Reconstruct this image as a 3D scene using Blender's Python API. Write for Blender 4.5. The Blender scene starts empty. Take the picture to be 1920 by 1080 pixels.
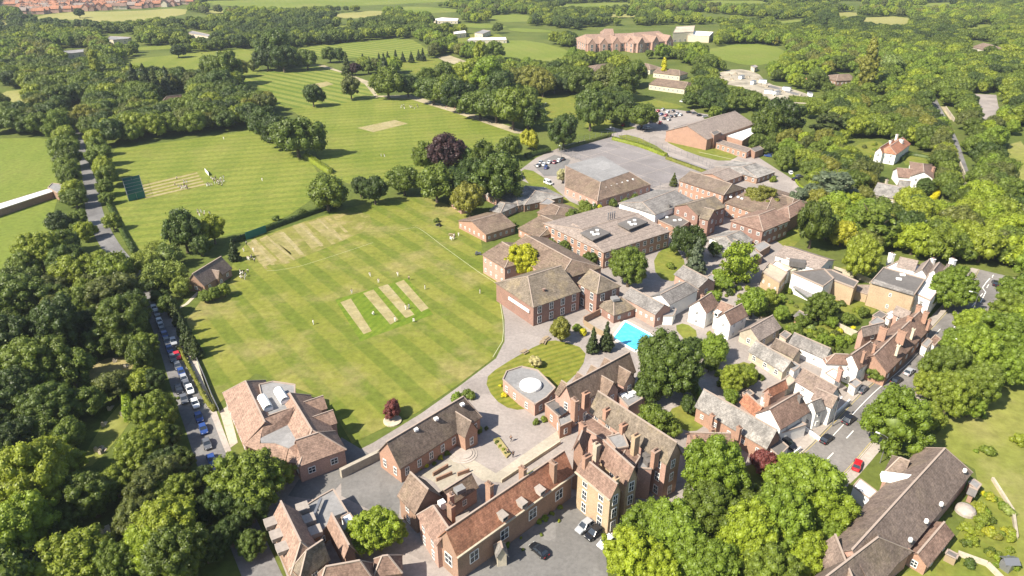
import bpy, bmesh, math, random
import numpy as np
from mathutils import Vector, Matrix
random.seed(7); np.random.seed(7)
SC = bpy.context.scene
COL = SC.collection
R = math.radians
# ---------------------------------------------------------------- camera (drone, about 103 m up)
CAM_H = 103.0; FPX = 1280.0; PITCH = math.atan(650/1280)
cam = bpy.data.cameras.new('camera'); cam.sensor_width = 36; cam.lens = 24; cam.clip_end = 30000; cam.clip_start = 1
camo = bpy.data.objects.new('camera', cam); COL.objects.link(camo)
camo.location = (0, 0, CAM_H); camo.rotation_euler = (R(90) - PITCH, 0, 0)
SC.camera = camo
SC.render.resolution_x = 1024; SC.render.resolution_y = 576
# ---------------------------------------------------------------- sky, sun, exposure
SUN_EL = R(45); SUN_AZ = R(32)           # light travels toward +x, +y
w = bpy.data.worlds.new('World'); SC.world = w; w.use_nodes = True
nt = w.node_tree; bg = nt.nodes['Background']; sky = nt.nodes.new('ShaderNodeTexSky')
sky.sky_type = 'NISHITA'; sky.sun_disc = False; sky.sun_elevation = SUN_EL
sky.sun_rotation = R(270) - SUN_AZ if False else math.atan2(-math.cos(SUN_AZ), -math.sin(SUN_AZ))
nt.links.new(sky.outputs[0], bg.inputs[0]); bg.inputs[1].default_value = 0.09
sl = bpy.data.lights.new('sun', 'SUN'); sl.energy = 5.0; sl.angle = R(0.5); sl.color = (1, .93, .80)
so = bpy.data.objects.new('sun', sl); COL.objects.link(so); so.location = (-100, -60, 300)
_d = Vector((math.cos(SUN_AZ)*math.cos(SUN_EL), math.sin(SUN_AZ)*math.cos(SUN_EL), -math.sin(SUN_EL)))
so.rotation_euler = _d.to_track_quat('-Z', 'Y').to_euler()
SC.view_settings.view_transform = 'Standard'; SC.view_settings.look = 'None'
SC.view_settings.exposure = 1.0; SC.view_settings.gamma = 1
# ---------------------------------------------------------------- survey: a pixel of the survey photograph -> a point at height z
_cp, _sp = math.cos(PITCH), math.sin(PITCH)
def P(u, v, z=0.0):
    x = (u-960)/FPX; y = (v-540)/FPX
    d = Vector((x, _cp - y*_sp, -_sp - y*_cp))
    t = (CAM_H - z)/(-d.z)
    return Vector((d.x*t, d.y*t, z))
def depth(p):
    return p.y*_cp + (CAM_H-p.z)*_sp
def proj(x, y, z=0.0):
    dz = z-CAM_H; f = y*_cp - dz*_sp; up = y*_sp + dz*_cp
    return 960 + FPX*x/f, 540 - FPX*up/f
def pxm(u, v, z=0.0):                     # pixels per metre there
    return FPX/depth(P(u, v, z))
# ---------------------------------------------------------------- tags and mesh building
def tag(o, label=None, cat=None, group=None, kind=None):
    if label: o['label'] = label
    if cat: o['category'] = cat
    if group: o['group'] = group
    if kind: o['kind'] = kind
    return o
def empty(name, loc, label, cat, group=None, rz=0):
    o = bpy.data.objects.new(name, None); COL.objects.link(o); o.location = loc; o.rotation_euler = (0, 0, rz)
    o.empty_display_size = .5
    return tag(o, label, cat, group)
class MB:
    def __init__(s): s.v = []; s.f = []; s.m = []
    def face(s, pts, mi=0):
        n = len(s.v); s.v += [tuple(p) for p in pts]; s.f.append(tuple(range(n, n+len(pts)))); s.m.append(mi)
    def prism(s, pts, z0, z1, mi=0, mtop=None, cap=True):      # pts = xy list
        a = sum(pts[i][0]*pts[(i+1) % len(pts)][1]-pts[(i+1) % len(pts)][0]*pts[i][1] for i in range(len(pts)))
        if a < 0: pts = pts[::-1]
        n = len(pts); k = len(s.v)
        s.v += [(p[0], p[1], z0) for p in pts] + [(p[0], p[1], z1) for p in pts]
        for i in range(n):
            j = (i+1) % n; s.f.append((k+i, k+j, k+n+j, k+n+i)); s.m.append(mi)
        if cap:
            s.f.append(tuple(k+n+i for i in range(n))); s.m.append(mi if mtop is None else mtop)
            s.f.append(tuple(k+i for i in reversed(range(n)))); s.m.append(mi)
    def box(s, c, sx, sy, sz, rz=0, mi=0):                     # c = bottom centre
        ca, sa = math.cos(rz), math.sin(rz)
        q = [(c[0]+x*ca-y*sa, c[1]+x*sa+y*ca) for x, y in ((-sx/2, -sy/2), (sx/2, -sy/2), (sx/2, sy/2), (-sx/2, sy/2))]
        s.prism(q, c[2], c[2]+sz, mi)
    def slab(s, pts, t=0.18, mi=0):                            # sloping polygon with thickness
        a = Vector(pts[0]); nrm = Vector((0, 0, 0))
        for i in range(1, len(pts)-1): nrm += (Vector(pts[i])-a).cross(Vector(pts[i+1])-a)
        if nrm.z < 0: pts = pts[::-1]
        n = len(pts); k = len(s.v)
        s.v += [tuple(p) for p in pts] + [(p[0], p[1], p[2]-t) for p in pts]
        s.f.append(tuple(range(k, k+n))); s.m.append(mi)
        s.f.append(tuple(k+n+i for i in reversed(range(n)))); s.m.append(mi)
        for i in range(n):
            j = (i+1) % n; s.f.append((k+i, k+n+i, k+n+j, k+j)); s.m.append(mi)
    def bar(s, a, b, w, h, mi=0):                              # beam between two points
        a = Vector(a); b = Vector(b); d = (b-a)
        if d.length < 1e-4: return
        d.normalize(); sd = d.cross(Vector((0, 0, 1)))
        if sd.length < 1e-3: sd = Vector((1, 0, 0))
        sd.normalize(); up = sd.cross(d)
        k = len(s.v)
        for p in (a, b):
            for x, y in ((-w/2, -h/2), (w/2, -h/2), (w/2, h/2), (-w/2, h/2)): s.v.append(tuple(p+sd*x+up*y))
        for f in ((0, 1, 2, 3), (7, 6, 5, 4), (0, 4, 5, 1), (1, 5, 6, 2), (2, 6, 7, 3), (3, 7, 4, 0)):
            s.f.append(tuple(k+i for i in f)); s.m.append(mi)
    def lathe(s, c, prof, n=12, mi=0, sx=1, sy=1):             # prof = (r, z) list
        k = len(s.v)
        for r, z in prof:
            for i in range(n):
                a = 2*math.pi*i/n; s.v.append((c[0]+r*sx*math.cos(a), c[1]+r*sy*math.sin(a), c[2]+z))
        for j in range(len(prof)-1):
            for i in range(n):
                i2 = (i+1) % n; s.f.append((k+j*n+i, k+j*n+i2, k+(j+1)*n+i2, k+(j+1)*n+i)); s.m.append(mi)
        s.f.append(tuple(k+(len(prof)-1)*n+i for i in range(n))); s.m.append(mi)
    def tube(s, pts, rads, n=6, mi=0):
        k = len(s.v); pts = [Vector(p) for p in pts]
        for q, (p, r) in enumerate(zip(pts, rads)):
            d = (pts[min(q+1, len(pts)-1)]-pts[max(q-1, 0)]).normalized()
            x = d.orthogonal().normalized() if abs(d.z) < .9 else Vector((1, 0, 0)); y = d.cross(x).normalized(); x = y.cross(d)
            for i in range(n):
                a = 2*math.pi*i/n; s.v.append(tuple(p+x*(r*math.cos(a))+y*(r*math.sin(a))))
        for j in range(len(pts)-1):
            for i in range(n):
                i2 = (i+1) % n; s.f.append((k+j*n+i, k+j*n+i2, k+(j+1)*n+i2, k+(j+1)*n+i)); s.m.append(mi)
        s.f.append(tuple(k+(len(pts)-1)*n+i for i in range(n))); s.m.append(mi)
    def mesh(s, name, mats, off=(0, 0, 0)):
        me = bpy.data.meshes.new(name)
        if off != (0, 0, 0): vv = [(v[0]-off[0], v[1]-off[1], v[2]-off[2]) for v in s.v]
        else: vv = s.v
        me.from_pydata(vv, [], s.f)
        for m in (mats if isinstance(mats, (list, tuple)) else [mats]): me.materials.append(m)
        if any(s.m): me.polygons.foreach_set('material_index', s.m)
        me.update(); return me
    def build(s, name, mats, parent=None, off=(0, 0, 0)):
        if not s.f: return None
        o = bpy.data.objects.new(name, s.mesh(name, mats, tuple(off))); COL.objects.link(o)
        if parent: o.parent = parent
        return o
def inst(name, me, parent=None, loc=(0, 0, 0), rz=0, scale=1, mat=None):
    o = bpy.data.objects.new(name, me); COL.objects.link(o); o.location = loc; o.rotation_euler = (0, 0, rz)
    o.scale = (scale,)*3 if not hasattr(scale, '__len__') else scale
    if parent: o.parent = parent
    if mat: o.material_slots[0].link = 'OBJECT'; o.material_slots[0].material = mat
    return o
# ---------------------------------------------------------------- materials
KA = .84                                          # one reflectance scale for all but white things
def ks(c): return c if min(c[:3]) > .7 else tuple(x*KA for x in c)
def newmat(name, rough=.8, spec=.3):
    m = bpy.data.materials.new(name); m.use_nodes = True; b = m.node_tree.nodes['Principled BSDF']
    b.inputs['Roughness'].default_value = rough; b.inputs['Specular IOR Level'].default_value = spec
    return m, m.node_tree, b
def N(t, typ, **k):
    n = t.nodes.new(typ)
    for a, b in k.items(): setattr(n, a, b)
    return n
def flat(name, col, rough=.7, spec=.3, metal=0):
    col = ks(col)
    m, t, b = newmat(name, rough, spec); b.inputs['Base Color'].default_value = (*col, 1); b.inputs['Metallic'].default_value = metal
    return m
def coords(t): return N(t, 'ShaderNodeTexCoord').outputs['Object']
def noise(t, vec, sc, det=3, rough=.55):
    n = N(t, 'ShaderNodeTexNoise'); n.inputs['Scale'].default_value = sc; n.inputs['Detail'].default_value = det
    n.inputs['Roughness'].default_value = rough; t.links.new(vec, n.inputs['Vector']); return n.outputs['Fac']
def ramp(t, fac, stops):
    r = N(t, 'ShaderNodeValToRGB'); e = r.color_ramp.elements
    while len(e) < len(stops): e.new(.5)
    for i, (p, c) in enumerate(stops): e[i].position = p; e[i].color = (*c, 1) if len(c) == 3 else c
    t.links.new(fac, r.inputs[0]); return r.outputs[0]
def mix(t, fac, a, b, mode='MIX'):
    n = N(t, 'ShaderNodeMix', data_type='RGBA', blend_type=mode)
    for k, x in (('Factor', fac), ('A', a), ('B', b)):
        i = [s for s in n.inputs if s.name == k and (s.type == 'VALUE' if k == 'Factor' else s.type == 'RGBA')][0]
        if isinstance(x, (int, float)): i.default_value = x
        elif isinstance(x, tuple): i.default_value = (*x, 1)
        else: t.links.new(x, i)
    return [o for o in n.outputs if o.type == 'RGBA'][0]
def math_(t, op, a, b=0.0):
    n = N(t, 'ShaderNodeMath', operation=op)
    for i, x in enumerate((a, b)):
        if isinstance(x, (int, float)): n.inputs[i].default_value = x
        else: t.links.new(x, n.inputs[i])
    return n.outputs[0]
def bump(t, b, h, s=.3, d=.1):
    n = N(t, 'ShaderNodeBump'); n.inputs['Strength'].default_value = s; n.inputs['Distance'].default_value = d
    t.links.new(h, n.inputs['Height']); t.links.new(n.outputs[0], b.inputs['Normal'])
def along(t, vec, ang, per):                       # fraction across mown stripes
    s = N(t, 'ShaderNodeSeparateXYZ'); t.links.new(vec, s.inputs[0])
    a = math_(t, 'MULTIPLY', s.outputs[0], math.cos(ang)/per); c = math_(t, 'MULTIPLY', s.outputs[1], math.sin(ang)/per)
    return math_(t, 'FRACT', math_(t, 'ADD', a, c))
def grass(name, c1, c2, dry=(.30, .25, .09), dryamt=.35, stripes=(), sc=.03, fine=.5):
    c1, c2, dry = (tuple(x*.74 for x in q) for q in (c1, c2, dry))
    m, t, b = newmat(name, .95, .1); v = coords(t)
    n1 = noise(t, v, sc, 4, .6); col = ramp(t, n1, [(.35, c1), (.65, c2)])
    for ang, per, amt in stripes:
        f = along(t, v, ang, per); s = ramp(t, f, [(0, (0, 0, 0)), (.04, (0, 0, 0)), (.1, (1, 1, 1)), (.48, (1, 1, 1)), (.54, (0, 0, 0))])
        k = math_(t, 'MULTIPLY', s, amt); col = mix(t, k, col, (c1[0]*.55, c1[1]*.72, c1[2]*.6))
    n2 = noise(t, v, sc*1.7, 5, .65); d = ramp(t, n2, [(.5, (0, 0, 0)), (.72, (1, 1, 1))])
    col = mix(t, math_(t, 'MULTIPLY', d, dryamt), col, dry)
    n3 = noise(t, v, fine, 4, .7); col = mix(t, .55, col, ramp(t, n3, [(.3, (.28, .28, .28)), (.7, (.72, .72, .72))]), 'OVERLAY')
    t.links.new(col, b.inputs['Base Color']); return m
def tarmac(name, c, var=.25, spot=None):
    c = ks(c)
    m, t, b = newmat(name, .9, .25); v = coords(t)
    vo = N(t, 'ShaderNodeTexVoronoi'); vo.inputs['Scale'].default_value = .11; t.links.new(v, vo.inputs[0]); sp = N(t, 'ShaderNodeSeparateColor'); t.links.new(vo.outputs['Color'], sp.inputs[0])
    n1 = noise(t, v, .08, 4, .6); n2 = noise(t, v, 1.2, 4, .7)
    col = ramp(t, n1, [(.3, tuple(x*(1-var) for x in c)), (.7, tuple(x*(1+var) for x in c))])
    col = mix(t, .4, col, ramp(t, n2, [(.3, (.3, .3, .3)), (.7, (.7, .7, .7))]), 'OVERLAY')
    col = mix(t, .3, col, ramp(t, sp.outputs[0], [(0, (.3, .3, .3)), (1, (.66, .66, .66))]), 'OVERLAY')
    t.links.new(col, b.inputs['Base Color']); return m
def tiles(name, c, moss=(.16, .14, .08), mossamt=.5, rough=.85, var=.3, row=.32):
    c, moss = ks(c), ks(moss)
    m, t, b = newmat(name, rough, .25); v = coords(t)
    n1 = noise(t, v, .25, 5, .65); n2 = noise(t, v, 2.2, 4, .75); vm = N(t, 'ShaderNodeMapping'); vm.inputs['Scale'].default_value = (1, 1, .12); t.links.new(v, vm.inputs[0]); n4 = noise(t, vm.outputs[0], .9, 4, .7)
    col = ramp(t, n1, [(.3, tuple(x*(1-var) for x in c)), (.7, tuple(min(1, x*(1+var)) for x in c))])
    mm = ramp(t, noise(t, v, .12, 5, .7), [(.48, (0, 0, 0)), (.68, (1, 1, 1))]); col = mix(t, math_(t, 'MULTIPLY', mm, mossamt), col, moss)
    col = mix(t, .75, col, ramp(t, n2, [(.28, (.18, .18, .18)), (.72, (.8, .8, .8))]), 'OVERLAY')
    col = mix(t, .5, col, ramp(t, n4, [(.32, (.25, .25, .25)), (.68, (.72, .72, .72))]), 'OVERLAY')
    s = N(t, 'ShaderNodeSeparateXYZ'); t.links.new(v, s.inputs[0])
    fr = math_(t, 'FRACT', math_(t, 'MULTIPLY', s.outputs[2], 1/row)); rr = ramp(t, fr, [(0, (.62, .62, .62)), (.25, (1, 1, 1))])
    col = mix(t, .7, col, rr, 'MULTIPLY'); t.links.new(col, b.inputs['Base Color']); bump(t, b, fr, .35, .05); return m
def brick(name, c, c2=None, var=.25, mort=(.42, .38, .33)):
    c2 = ks(c2) if c2 and min(c) < .7 else c2; mort = ks(mort); c = ks(c)
    m, t, b = newmat(name, .9, .2); v = coords(t)
    n1 = noise(t, v, .35, 4, .6); n2 = noise(t, v, 4, 3, .7); c2 = c2 or tuple(x*(1-var) for x in c)
    col = ramp(t, n1, [(.35, c2), (.65, c)]); col = mix(t, .5, col, ramp(t, n2, [(.3, (.25, .25, .25)), (.7, (.75, .75, .75))]), 'OVERLAY')
    s = N(t, 'ShaderNodeSeparateXYZ'); t.links.new(v, s.inputs[0])
    fr = math_(t, 'FRACT', math_(t, 'MULTIPLY', s.outputs[2], 1/.3)); k = ramp(t, fr, [(0, (1, 1, 1)), (.16, (1, 1, 1)), (.2, (0, 0, 0))])
    col = mix(t, math_(t, 'MULTIPLY', k, .35), col, mort); t.links.new(col, b.inputs['Base Color']); return m
def leafmat(name, c, var=.3, warm=(1.35, 1.15, .8)):
    c = tuple(x*.98 for x in c)
    m, t, b = newmat(name, .5, .4); v = coords(t)
    oi = N(t, 'ShaderNodeObjectInfo').outputs['Random']
    lo = tuple(x*(1-var) for x in c); hi = tuple(min(1, x*(1+var)*wv) for x, wv in zip(c, warm))
    col = ramp(t, oi, [(0, lo), (.5, c), (1, hi)])
    n1 = noise(t, v, .45, 3, .6); n2 = noise(t, v, 3.5, 2, .6)
    col = mix(t, .45, col, ramp(t, n1, [(.35, (.28, .28, .28)), (.65, (.72, .72, .72))]), 'OVERLAY')
    col = mix(t, .4, col, ramp(t, n2, [(.3, (.2, .2, .2)), (.7, (.8, .8, .8))]), 'OVERLAY')
    t.links.new(col, b.inputs['Base Color'])
    tr = N(t, 'ShaderNodeBsdfTranslucent'); hs = mix(t, 1.0, col, (1.0, 1.0, .45), 'MULTIPLY'); t.links.new(hs, tr.inputs[0])
    ms = N(t, 'ShaderNodeMixShader'); ms.inputs[0].default_value = .34
    t.links.new(b.outputs[0], ms.inputs[1]); t.links.new(tr.outputs[0], ms.inputs[2])
    t.links.new(ms.outputs[0], t.nodes['Material Output'].inputs[0]); return m
M = {}
G1, G2 = (.175, .215, .042), (.235, .26, .06)
M['under'] = grass('woodland_floor', (.10, .135, .028), (.16, .19, .042), dryamt=.3, dry=(.16, .13, .06), sc=.02)
M['main'] = grass('cricket_grass', (.215, .235, .038), (.275, .27, .06), dry=(.37, .30, .13), dryamt=.8, stripes=((R(38), 9.5, .55), (R(-52), 24.0, .25)), sc=.026)
M['field'] = grass('playing_field_grass', (.20, .235, .038), (.265, .285, .058), dry=(.32, .27, .09), dryamt=.3, stripes=((R(-74), 8, .36), (R(10), 23, .2)), sc=.02)
M['striped'] = grass('striped_outfield_grass', (.215, .25, .045), (.285, .30, .07), dry=(.32, .27, .09), dryamt=.2, stripes=((R(50), 10.0, .8), (R(-12), 14, .12)), sc=.015)
M['plain'] = grass('plain_pasture', (.18, .23, .038), (.235, .27, .055), dryamt=.3, stripes=((R(20), 12, .1),), sc=.012)
M['pale'] = grass('pale_hay_field', (.30, .30, .09), (.38, .35, .13), dryamt=.3, sc=.01)
M['lawn'] = grass('garden_lawn', (.17, .21, .035), (.24, .25, .05), dry=(.32, .26, .06), dryamt=.4, sc=.08)
M['stripelawn'] = grass('mown_stripe_lawn', (.22, .23, .035), (.27, .26, .045), dryamt=.3, stripes=((R(118), 1.9, .5),), sc=.08)
M['meadow'] = grass('rough_meadow', (.21, .24, .045), (.29, .29, .075), dry=(.38, .33, .14), dryamt=.6, sc=.03, fine=.35)
M['wicket'] = grass('worn_wicket_turf', (.34, .29, .12), (.42, .36, .19), dry=(.48, .40, .24), dryamt=.6, sc=.12)
M['wicketg'] = grass('fresh_cut_wicket_turf', (.15, .22, .022), (.19, .25, .03), dryamt=.1, stripes=((R(-22), 2.2, .3),), sc=.1)
M['practice'] = grass('practice_ground_turf', (.20, .21, .045), (.28, .26, .07), dry=(.46, .36, .18), dryamt=.9, sc=.06)
M['worn'] = grass('worn_practice_turf', (.25, .24, .07), (.40, .33, .15), dry=(.46, .37, .21), dryamt=.7, sc=.09)
M['asphalt'] = tarmac('asphalt', (.20, .19, .185))
M['street'] = tarmac('street_asphalt', (.235, .215, .20))
M['drive'] = tarmac('pinkish_tarmac_drive', (.345, .30, .272), .12)
M['dark_asphalt'] = tarmac('dark_asphalt', (.20, .19, .18), .15)
M['paving'] = tarmac('stone_paving', (.44, .39, .31), .15)
M['pavement'] = tarmac('pavement', (.42, .365, .32), .15)
M['court'] = tarmac('court_surface', (.255, .23, .225), .1)
M['dirt'] = tarmac('bare_earth', (.40, .34, .22), .2)
M['rubble'] = tarmac('rubble_ground', (.40, .35, .27), .45)
M['white_line'] = flat('white_line', (.78, .77, .72))
M['yellow_line'] = flat('yellow_line', (.65, .5, .12))
M['t_brown'] = tiles('brown_tiles', (.225, .16, .12))
M['t_dark'] = tiles('dark_brown_tiles', (.19, .145, .115), moss=(.20, .17, .10))
M['t_red'] = tiles('old_red_tiles', (.42, .19, .115), moss=(.40, .24, .13), mossamt=.5)
M['t_rust'] = tiles('rust_tiles', (.265, .17, .13), moss=(.20, .16, .11))
M['t_salmon'] = tiles('salmon_tiles', (.34, .225, .17), moss=(.33, .22, .16), mossamt=.3, var=.08)
M['t_pink'] = tiles('pinkish_tiles', (.31, .25, .215), moss=(.30, .25, .2), mossamt=.3, var=.12)
M['t_slate'] = tiles('grey_slates', (.235, .215, .20), moss=(.30, .28, .25), mossamt=.4)
M['t_stone'] = tiles('weathered_stone_slates', (.27, .25, .23), moss=(.46, .42, .37), mossamt=.7, var=.35)
M['t_moss'] = tiles('mossy_brown_tiles', (.205, .165, .125), moss=(.30, .23, .12), mossamt=.7)
M['t_plum'] = tiles('plum_brown_tiles', (.235, .175, .145), moss=(.25, .195, .13), mossamt=.6, var=.2)
M['ridge'] = flat('ridge_tile', (.42, .33, .27), .9)
M['lead'] = tarmac('lead_flat_roof', (.29, .28, .275), .1)
M['darkflat'] = tarmac('dark_felt_roof', (.17, .155, .145), .12)
M['whiteroof'] = flat('white_membrane_roof', (.82, .81, .78), .6)
M['b_red'] = brick('red_brick', (.34, .19, .145), (.27, .155, .12))
M['b_orange'] = brick('orange_brick', (.45, .26, .18), (.37, .22, .155))
M['b_pink'] = brick('pale_pink_brick', (.52, .32, .25), (.44, .27, .21))
M['b_yellow'] = brick('yellow_stock_brick', (.52, .38, .24), (.44, .32, .2))
M['b_brown'] = brick('brown_brick', (.38, .23, .16), (.30, .19, .13))
M['render'] = brick('white_render', (.80, .78, .73), (.74, .72, .68), mort=(.78, .76, .72))
M['cream'] = brick('cream_render', (.70, .62, .46), (.64, .56, .42), mort=(.66, .6, .45))
M['frame'] = flat('white_window_frame', (.80, .78, .74), .5)
M['glass'] = flat('window_glass', (.035, .045, .06), .12, .6)
M['stone'] = tarmac('pale_stone', (.52, .45, .34), .2)
M['water'] = None
m, t, b = newmat('pool_water', .08, .5); v = coords(t)
t.links.new(ramp(t, noise(t, v, .9, 3), [(.3, (.06, .42, .62)), (.7, (.12, .55, .74))]), b.inputs['Base Color']); bump(t, b, noise(t, v, 2.5, 2), .1, .05); M['water'] = m
M['green_net'] = flat('green_screen', (.03, .16, .12), .8)
M['bark'] = tarmac('bark', (.13, .10, .07), .3)
M['metal'] = flat('grey_metal', (.35, .35, .36), .4, .5, .6)
M['wood'] = flat('weathered_wood', (.36, .27, .17), .85)
M['white'] = flat('white_paint', (.8, .8, .78), .5)
M['solar'] = flat('dark_panel', (.03, .035, .06), .2, .6)
LEAF = dict(
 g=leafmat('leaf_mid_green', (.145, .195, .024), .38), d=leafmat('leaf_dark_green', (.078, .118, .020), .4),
 l=leafmat('leaf_bright_green', (.185, .26, .025), .2), y=leafmat('leaf_golden', (.46, .46, .02), .15),
 p=leafmat('leaf_copper', (.07, .035, .035), .2, (1.1, 1, 1)), o=leafmat('leaf_olive', (.135, .155, .032), .2),
 b=leafmat('leaf_blue_grey', (.14, .175, .095), .15), c=leafmat('leaf_conifer', (.06, .085, .022), .25),
 t=leafmat('leaf_pale_green', (.21, .27, .065), .2), r=leafmat('leaf_russet', (.20, .06, .05), .15),
 z=leafmat('leaf_yellow_green', (.27, .30, .03), .15), w=leafmat('blossom_cream', (.5, .47, .25), .1))
# ---------------------------------------------------------------- GROUND
FIELDS = []                                     # world polygons where no wood grows
def inpoly(x, y, pl):
    c = False; j = len(pl)-1
    for i in range(len(pl)):
        xi, yi = pl[i]; xj, yj = pl[j]
        if (yi > y) != (yj > y) and x < (xj-xi)*(y-yi)/(yj-yi)+xi: c = not c
        j = i
    return c
def wpoly(px, z=0): return [tuple(P(u, v, z))[:2] for u, v in px]
def smooth(pl, n=1):
    for _ in range(n):
        q = []
        for i in range(len(pl)):
            a, b = pl[i], pl[(i+1) % len(pl)]
            q += [(a[0]*.75+b[0]*.25, a[1]*.75+b[1]*.25), (a[0]*.25+b[0]*.75, a[1]*.25+b[1]*.75)]
        pl = q
    return pl
def sheet(name, px, z, mat, sm=0, clear=True, world=False):
    pl = px if world else wpoly(px)
    if sm: pl = smooth(pl, sm)
    bm = bmesh.new(); vs = [bm.verts.new((x, y, z)) for x, y in pl]; f = bm.faces.new(vs)
    if f.normal.z < 0: f.normal_flip()
    bm.normal_update(); bmesh.ops.triangulate(bm, faces=bm.faces[:])
    me = bpy.data.meshes.new(name); bm.to_mesh(me); bm.free(); me.materials.append(mat)
    for p_ in me.polygons:
        if p_.normal.z < 0: me.flip_normals(); break
    o = bpy.data.objects.new(name, me); COL.objects.link(o); tag(o, kind='structure')
    if clear: FIELDS.append(pl)
    return o
def ribbon(pts, wd):
    L, Rr = [], []
    for i, p in enumerate(pts):
        a = Vector(pts[max(i-1, 0)]); b = Vector(pts[min(i+1, len(pts)-1)]); d = (b-a).normalized(); n = Vector((-d.y, d.x))
        ww = wd if not hasattr(wd, '__len__') else wd[i]
        L.append((p[0]+n.x*ww/2, p[1]+n.y*ww/2)); Rr.append((p[0]-n.x*ww/2, p[1]-n.y*ww/2))
    return L + Rr[::-1]
def resample(pts, step=6):
    out = []; P_ = [Vector(p) for p in pts]
    for i in range(len(P_)-1):
        p0 = P_[max(i-1, 0)]; p1 = P_[i]; p2 = P_[i+1]; p3 = P_[min(i+2, len(P_)-1)]
        n = max(1, int((p2-p1).length/step))
        for k in range(n):
            t = k/n; out.append(tuple(.5*((2*p1)+(p2-p0)*t+(2*p0-5*p1+4*p2-p3)*t*t+(3*p1-p0-3*p2+p3)*t**3)))
    return out+[tuple(P_[-1])]
def road(name, px, wd, z, mat, clear=True):
    return sheet(name, ribbon(resample(wpoly(px)), wd), z, mat, world=True, clear=clear)
# base ground to the horizon
o = sheet('ground', [(-14000, -600), (14000, -600), (14000, 16000), (-14000, 16000)], 0, M['under'], world=True, clear=False)
# distant fields
for px, mt in [
 ([(50, 36), (110, 22), (230, 22), (352, 14), (346, 31), (205, 43), (120, 36)], 'pale'),
 ([(0, 38), (20, 40), (15, 54), (0, 56)], 'pale'),
 ([(350, 3), (470, 0), (700, -6), (900, 0), (700, 10), (520, 16), (430, 12)], 'plain'),
 ([(610, 28), (720, 18), (730, 30), (640, 36)], 'pale'),
 ([(740, 12), (830, 14), (880, 22), (770, 26)], 'plain'),
 ([(905, 30), (985, 26), (1005, 40), (930, 42)], 'plain'),
 ([(1310, 0), (1460, 2), (1440, 8), (1330, 8)], 'plain'),
 ([(1600, 34), (1700, 30), (1712, 46), (1640, 48)], 'pale'),
 ([(1560, 25), (1600, 22), (1620, 30), (1580, 34)], 'pale'),
 ([(220, 120), (232, 112), (330, 103), (365, 99), (486, 90), (493, 137), (440, 142), (380, 132), (262, 131)], 'field'),
 ([(0, 172), (50, 168), (56, 198), (0, 196)], 'pale'),
 ([(545, 92), (620, 84), (765, 70), (800, 90), (806, 104), (740, 112), (650, 108), (560, 108)], 'striped'),
 ([(728, 116), (815, 107), (842, 122), (795, 142), (770, 138)], 'lawn'),
 ([(850, 66), (930, 62), (950, 72), (880, 80), (848, 80)], 'lawn'),
 ([(888, 88), (940, 76), (1000, 76), (1080, 98), (1052, 118), (960, 112), (905, 104)], 'plain'),
 ([(1306, 96), (1400, 80), (1478, 92), (1462, 116), (1415, 124), (1372, 118)], 'plain'),
 ([(860, 44), (930, 46), (960, 52), (880, 54)], 'plain'), ([(1010, 10), (1180, 4), (1200, 10), (1040, 15)], 'plain'), ([(240, 90), (340, 84), (350, 90), (260, 96)], 'field'), ([(130, 46), (190, 48), (180, 54), (130, 52)], 'pale'), ([(1130, 28), (1190, 26), (1200, 32), (1140, 34)], 'pale'),
 ([(1450, 40), (1520, 36), (1530, 42), (1470, 46)], 'plain'), ([(1700, 8), (1800, 4), (1810, 10), (1720, 13)], 'plain'), ([(1790, 50), (1860, 46), (1870, 53), (1800, 56)], 'field'), ([(380, 20), (430, 18), (430, 24), (385, 26)], 'pale'), ([(600, 50), (690, 46), (700, 51), (620, 54)], 'field'), ([(950, 52), (1030, 56), (1040, 62), (960, 60)], 'plain'),
 ([(1880, 275), (1925, 262), (1960, 420), (1905, 385)], 'meadow')]:
    DZ = globals().get('DZ', .03)+.008; sheet('distant_field', px, DZ, M[mt], 1)
sheet('left_pasture', [(-60, 262), (60, 258), (104, 262), (106, 340), (112, 352), (0, 388), (-60, 405)], .03, M['plain'])
sheet('left_meadow', [(-60, 420), (0, 405), (110, 366), (100, 400), (118, 432), (95, 455), (60, 480), (0, 522), (-60, 550)], .03, M['plain'])
sheet('upper_cricket_field', [(436, 150), (480, 138), (600, 121), (640, 134), (690, 154), (722, 182), (640, 196), (560, 206), (512, 190), (500, 172)], .03, M['striped'], 1)
sheet('middle_cricket_field', [(508, 192), (560, 205), (640, 194), (700, 184), (765, 180), (860, 205), (960, 238), (1010, 250), (985, 262), (935, 300), (820, 312), (750, 336), (700, 345), (640, 345), (600, 310), (588, 270), (570, 218)], .045, M['field'], 1)
sheet('nets_field', [(200, 340), (205, 300), (215, 280), (300, 268), (400, 255), (480, 243), (520, 268), (575, 292), (600, 330), (588, 372), (540, 405), (475, 432), (380, 452), (262, 470), (215, 420), (205, 380)], .045, M['field'])
sheet('main_cricket_field', [(380, 560), (432, 528), (438, 480), (470, 450), (580, 412), (720, 372), (800, 370), (870, 395), (900, 440), (905, 470), (950, 525), (938, 560), (944, 600), (944, 640), (925, 672), (858, 722), (780, 775), (712, 806), (660, 832), (630, 780), (600, 745), (480, 700), (400, 765), (390, 742), (365, 660), (350, 600)], .045, M['main'])
sheet('worn_track', [(690, 180), (770, 178), (860, 205), (965, 240), (1005, 252), (965, 250), (860, 214), (770, 186)], .065, M['dirt'], clear=False)
sheet('worn_track', [(594, 123), (608, 122), (690, 152), (710, 182), (705, 184), (684, 158), (642, 137)], .065, M['dirt'], clear=False)
sheet('earth_track', [(820, 108), (840, 103), (895, 122), (880, 128), (850, 124)], .065, M['dirt'])
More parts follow.
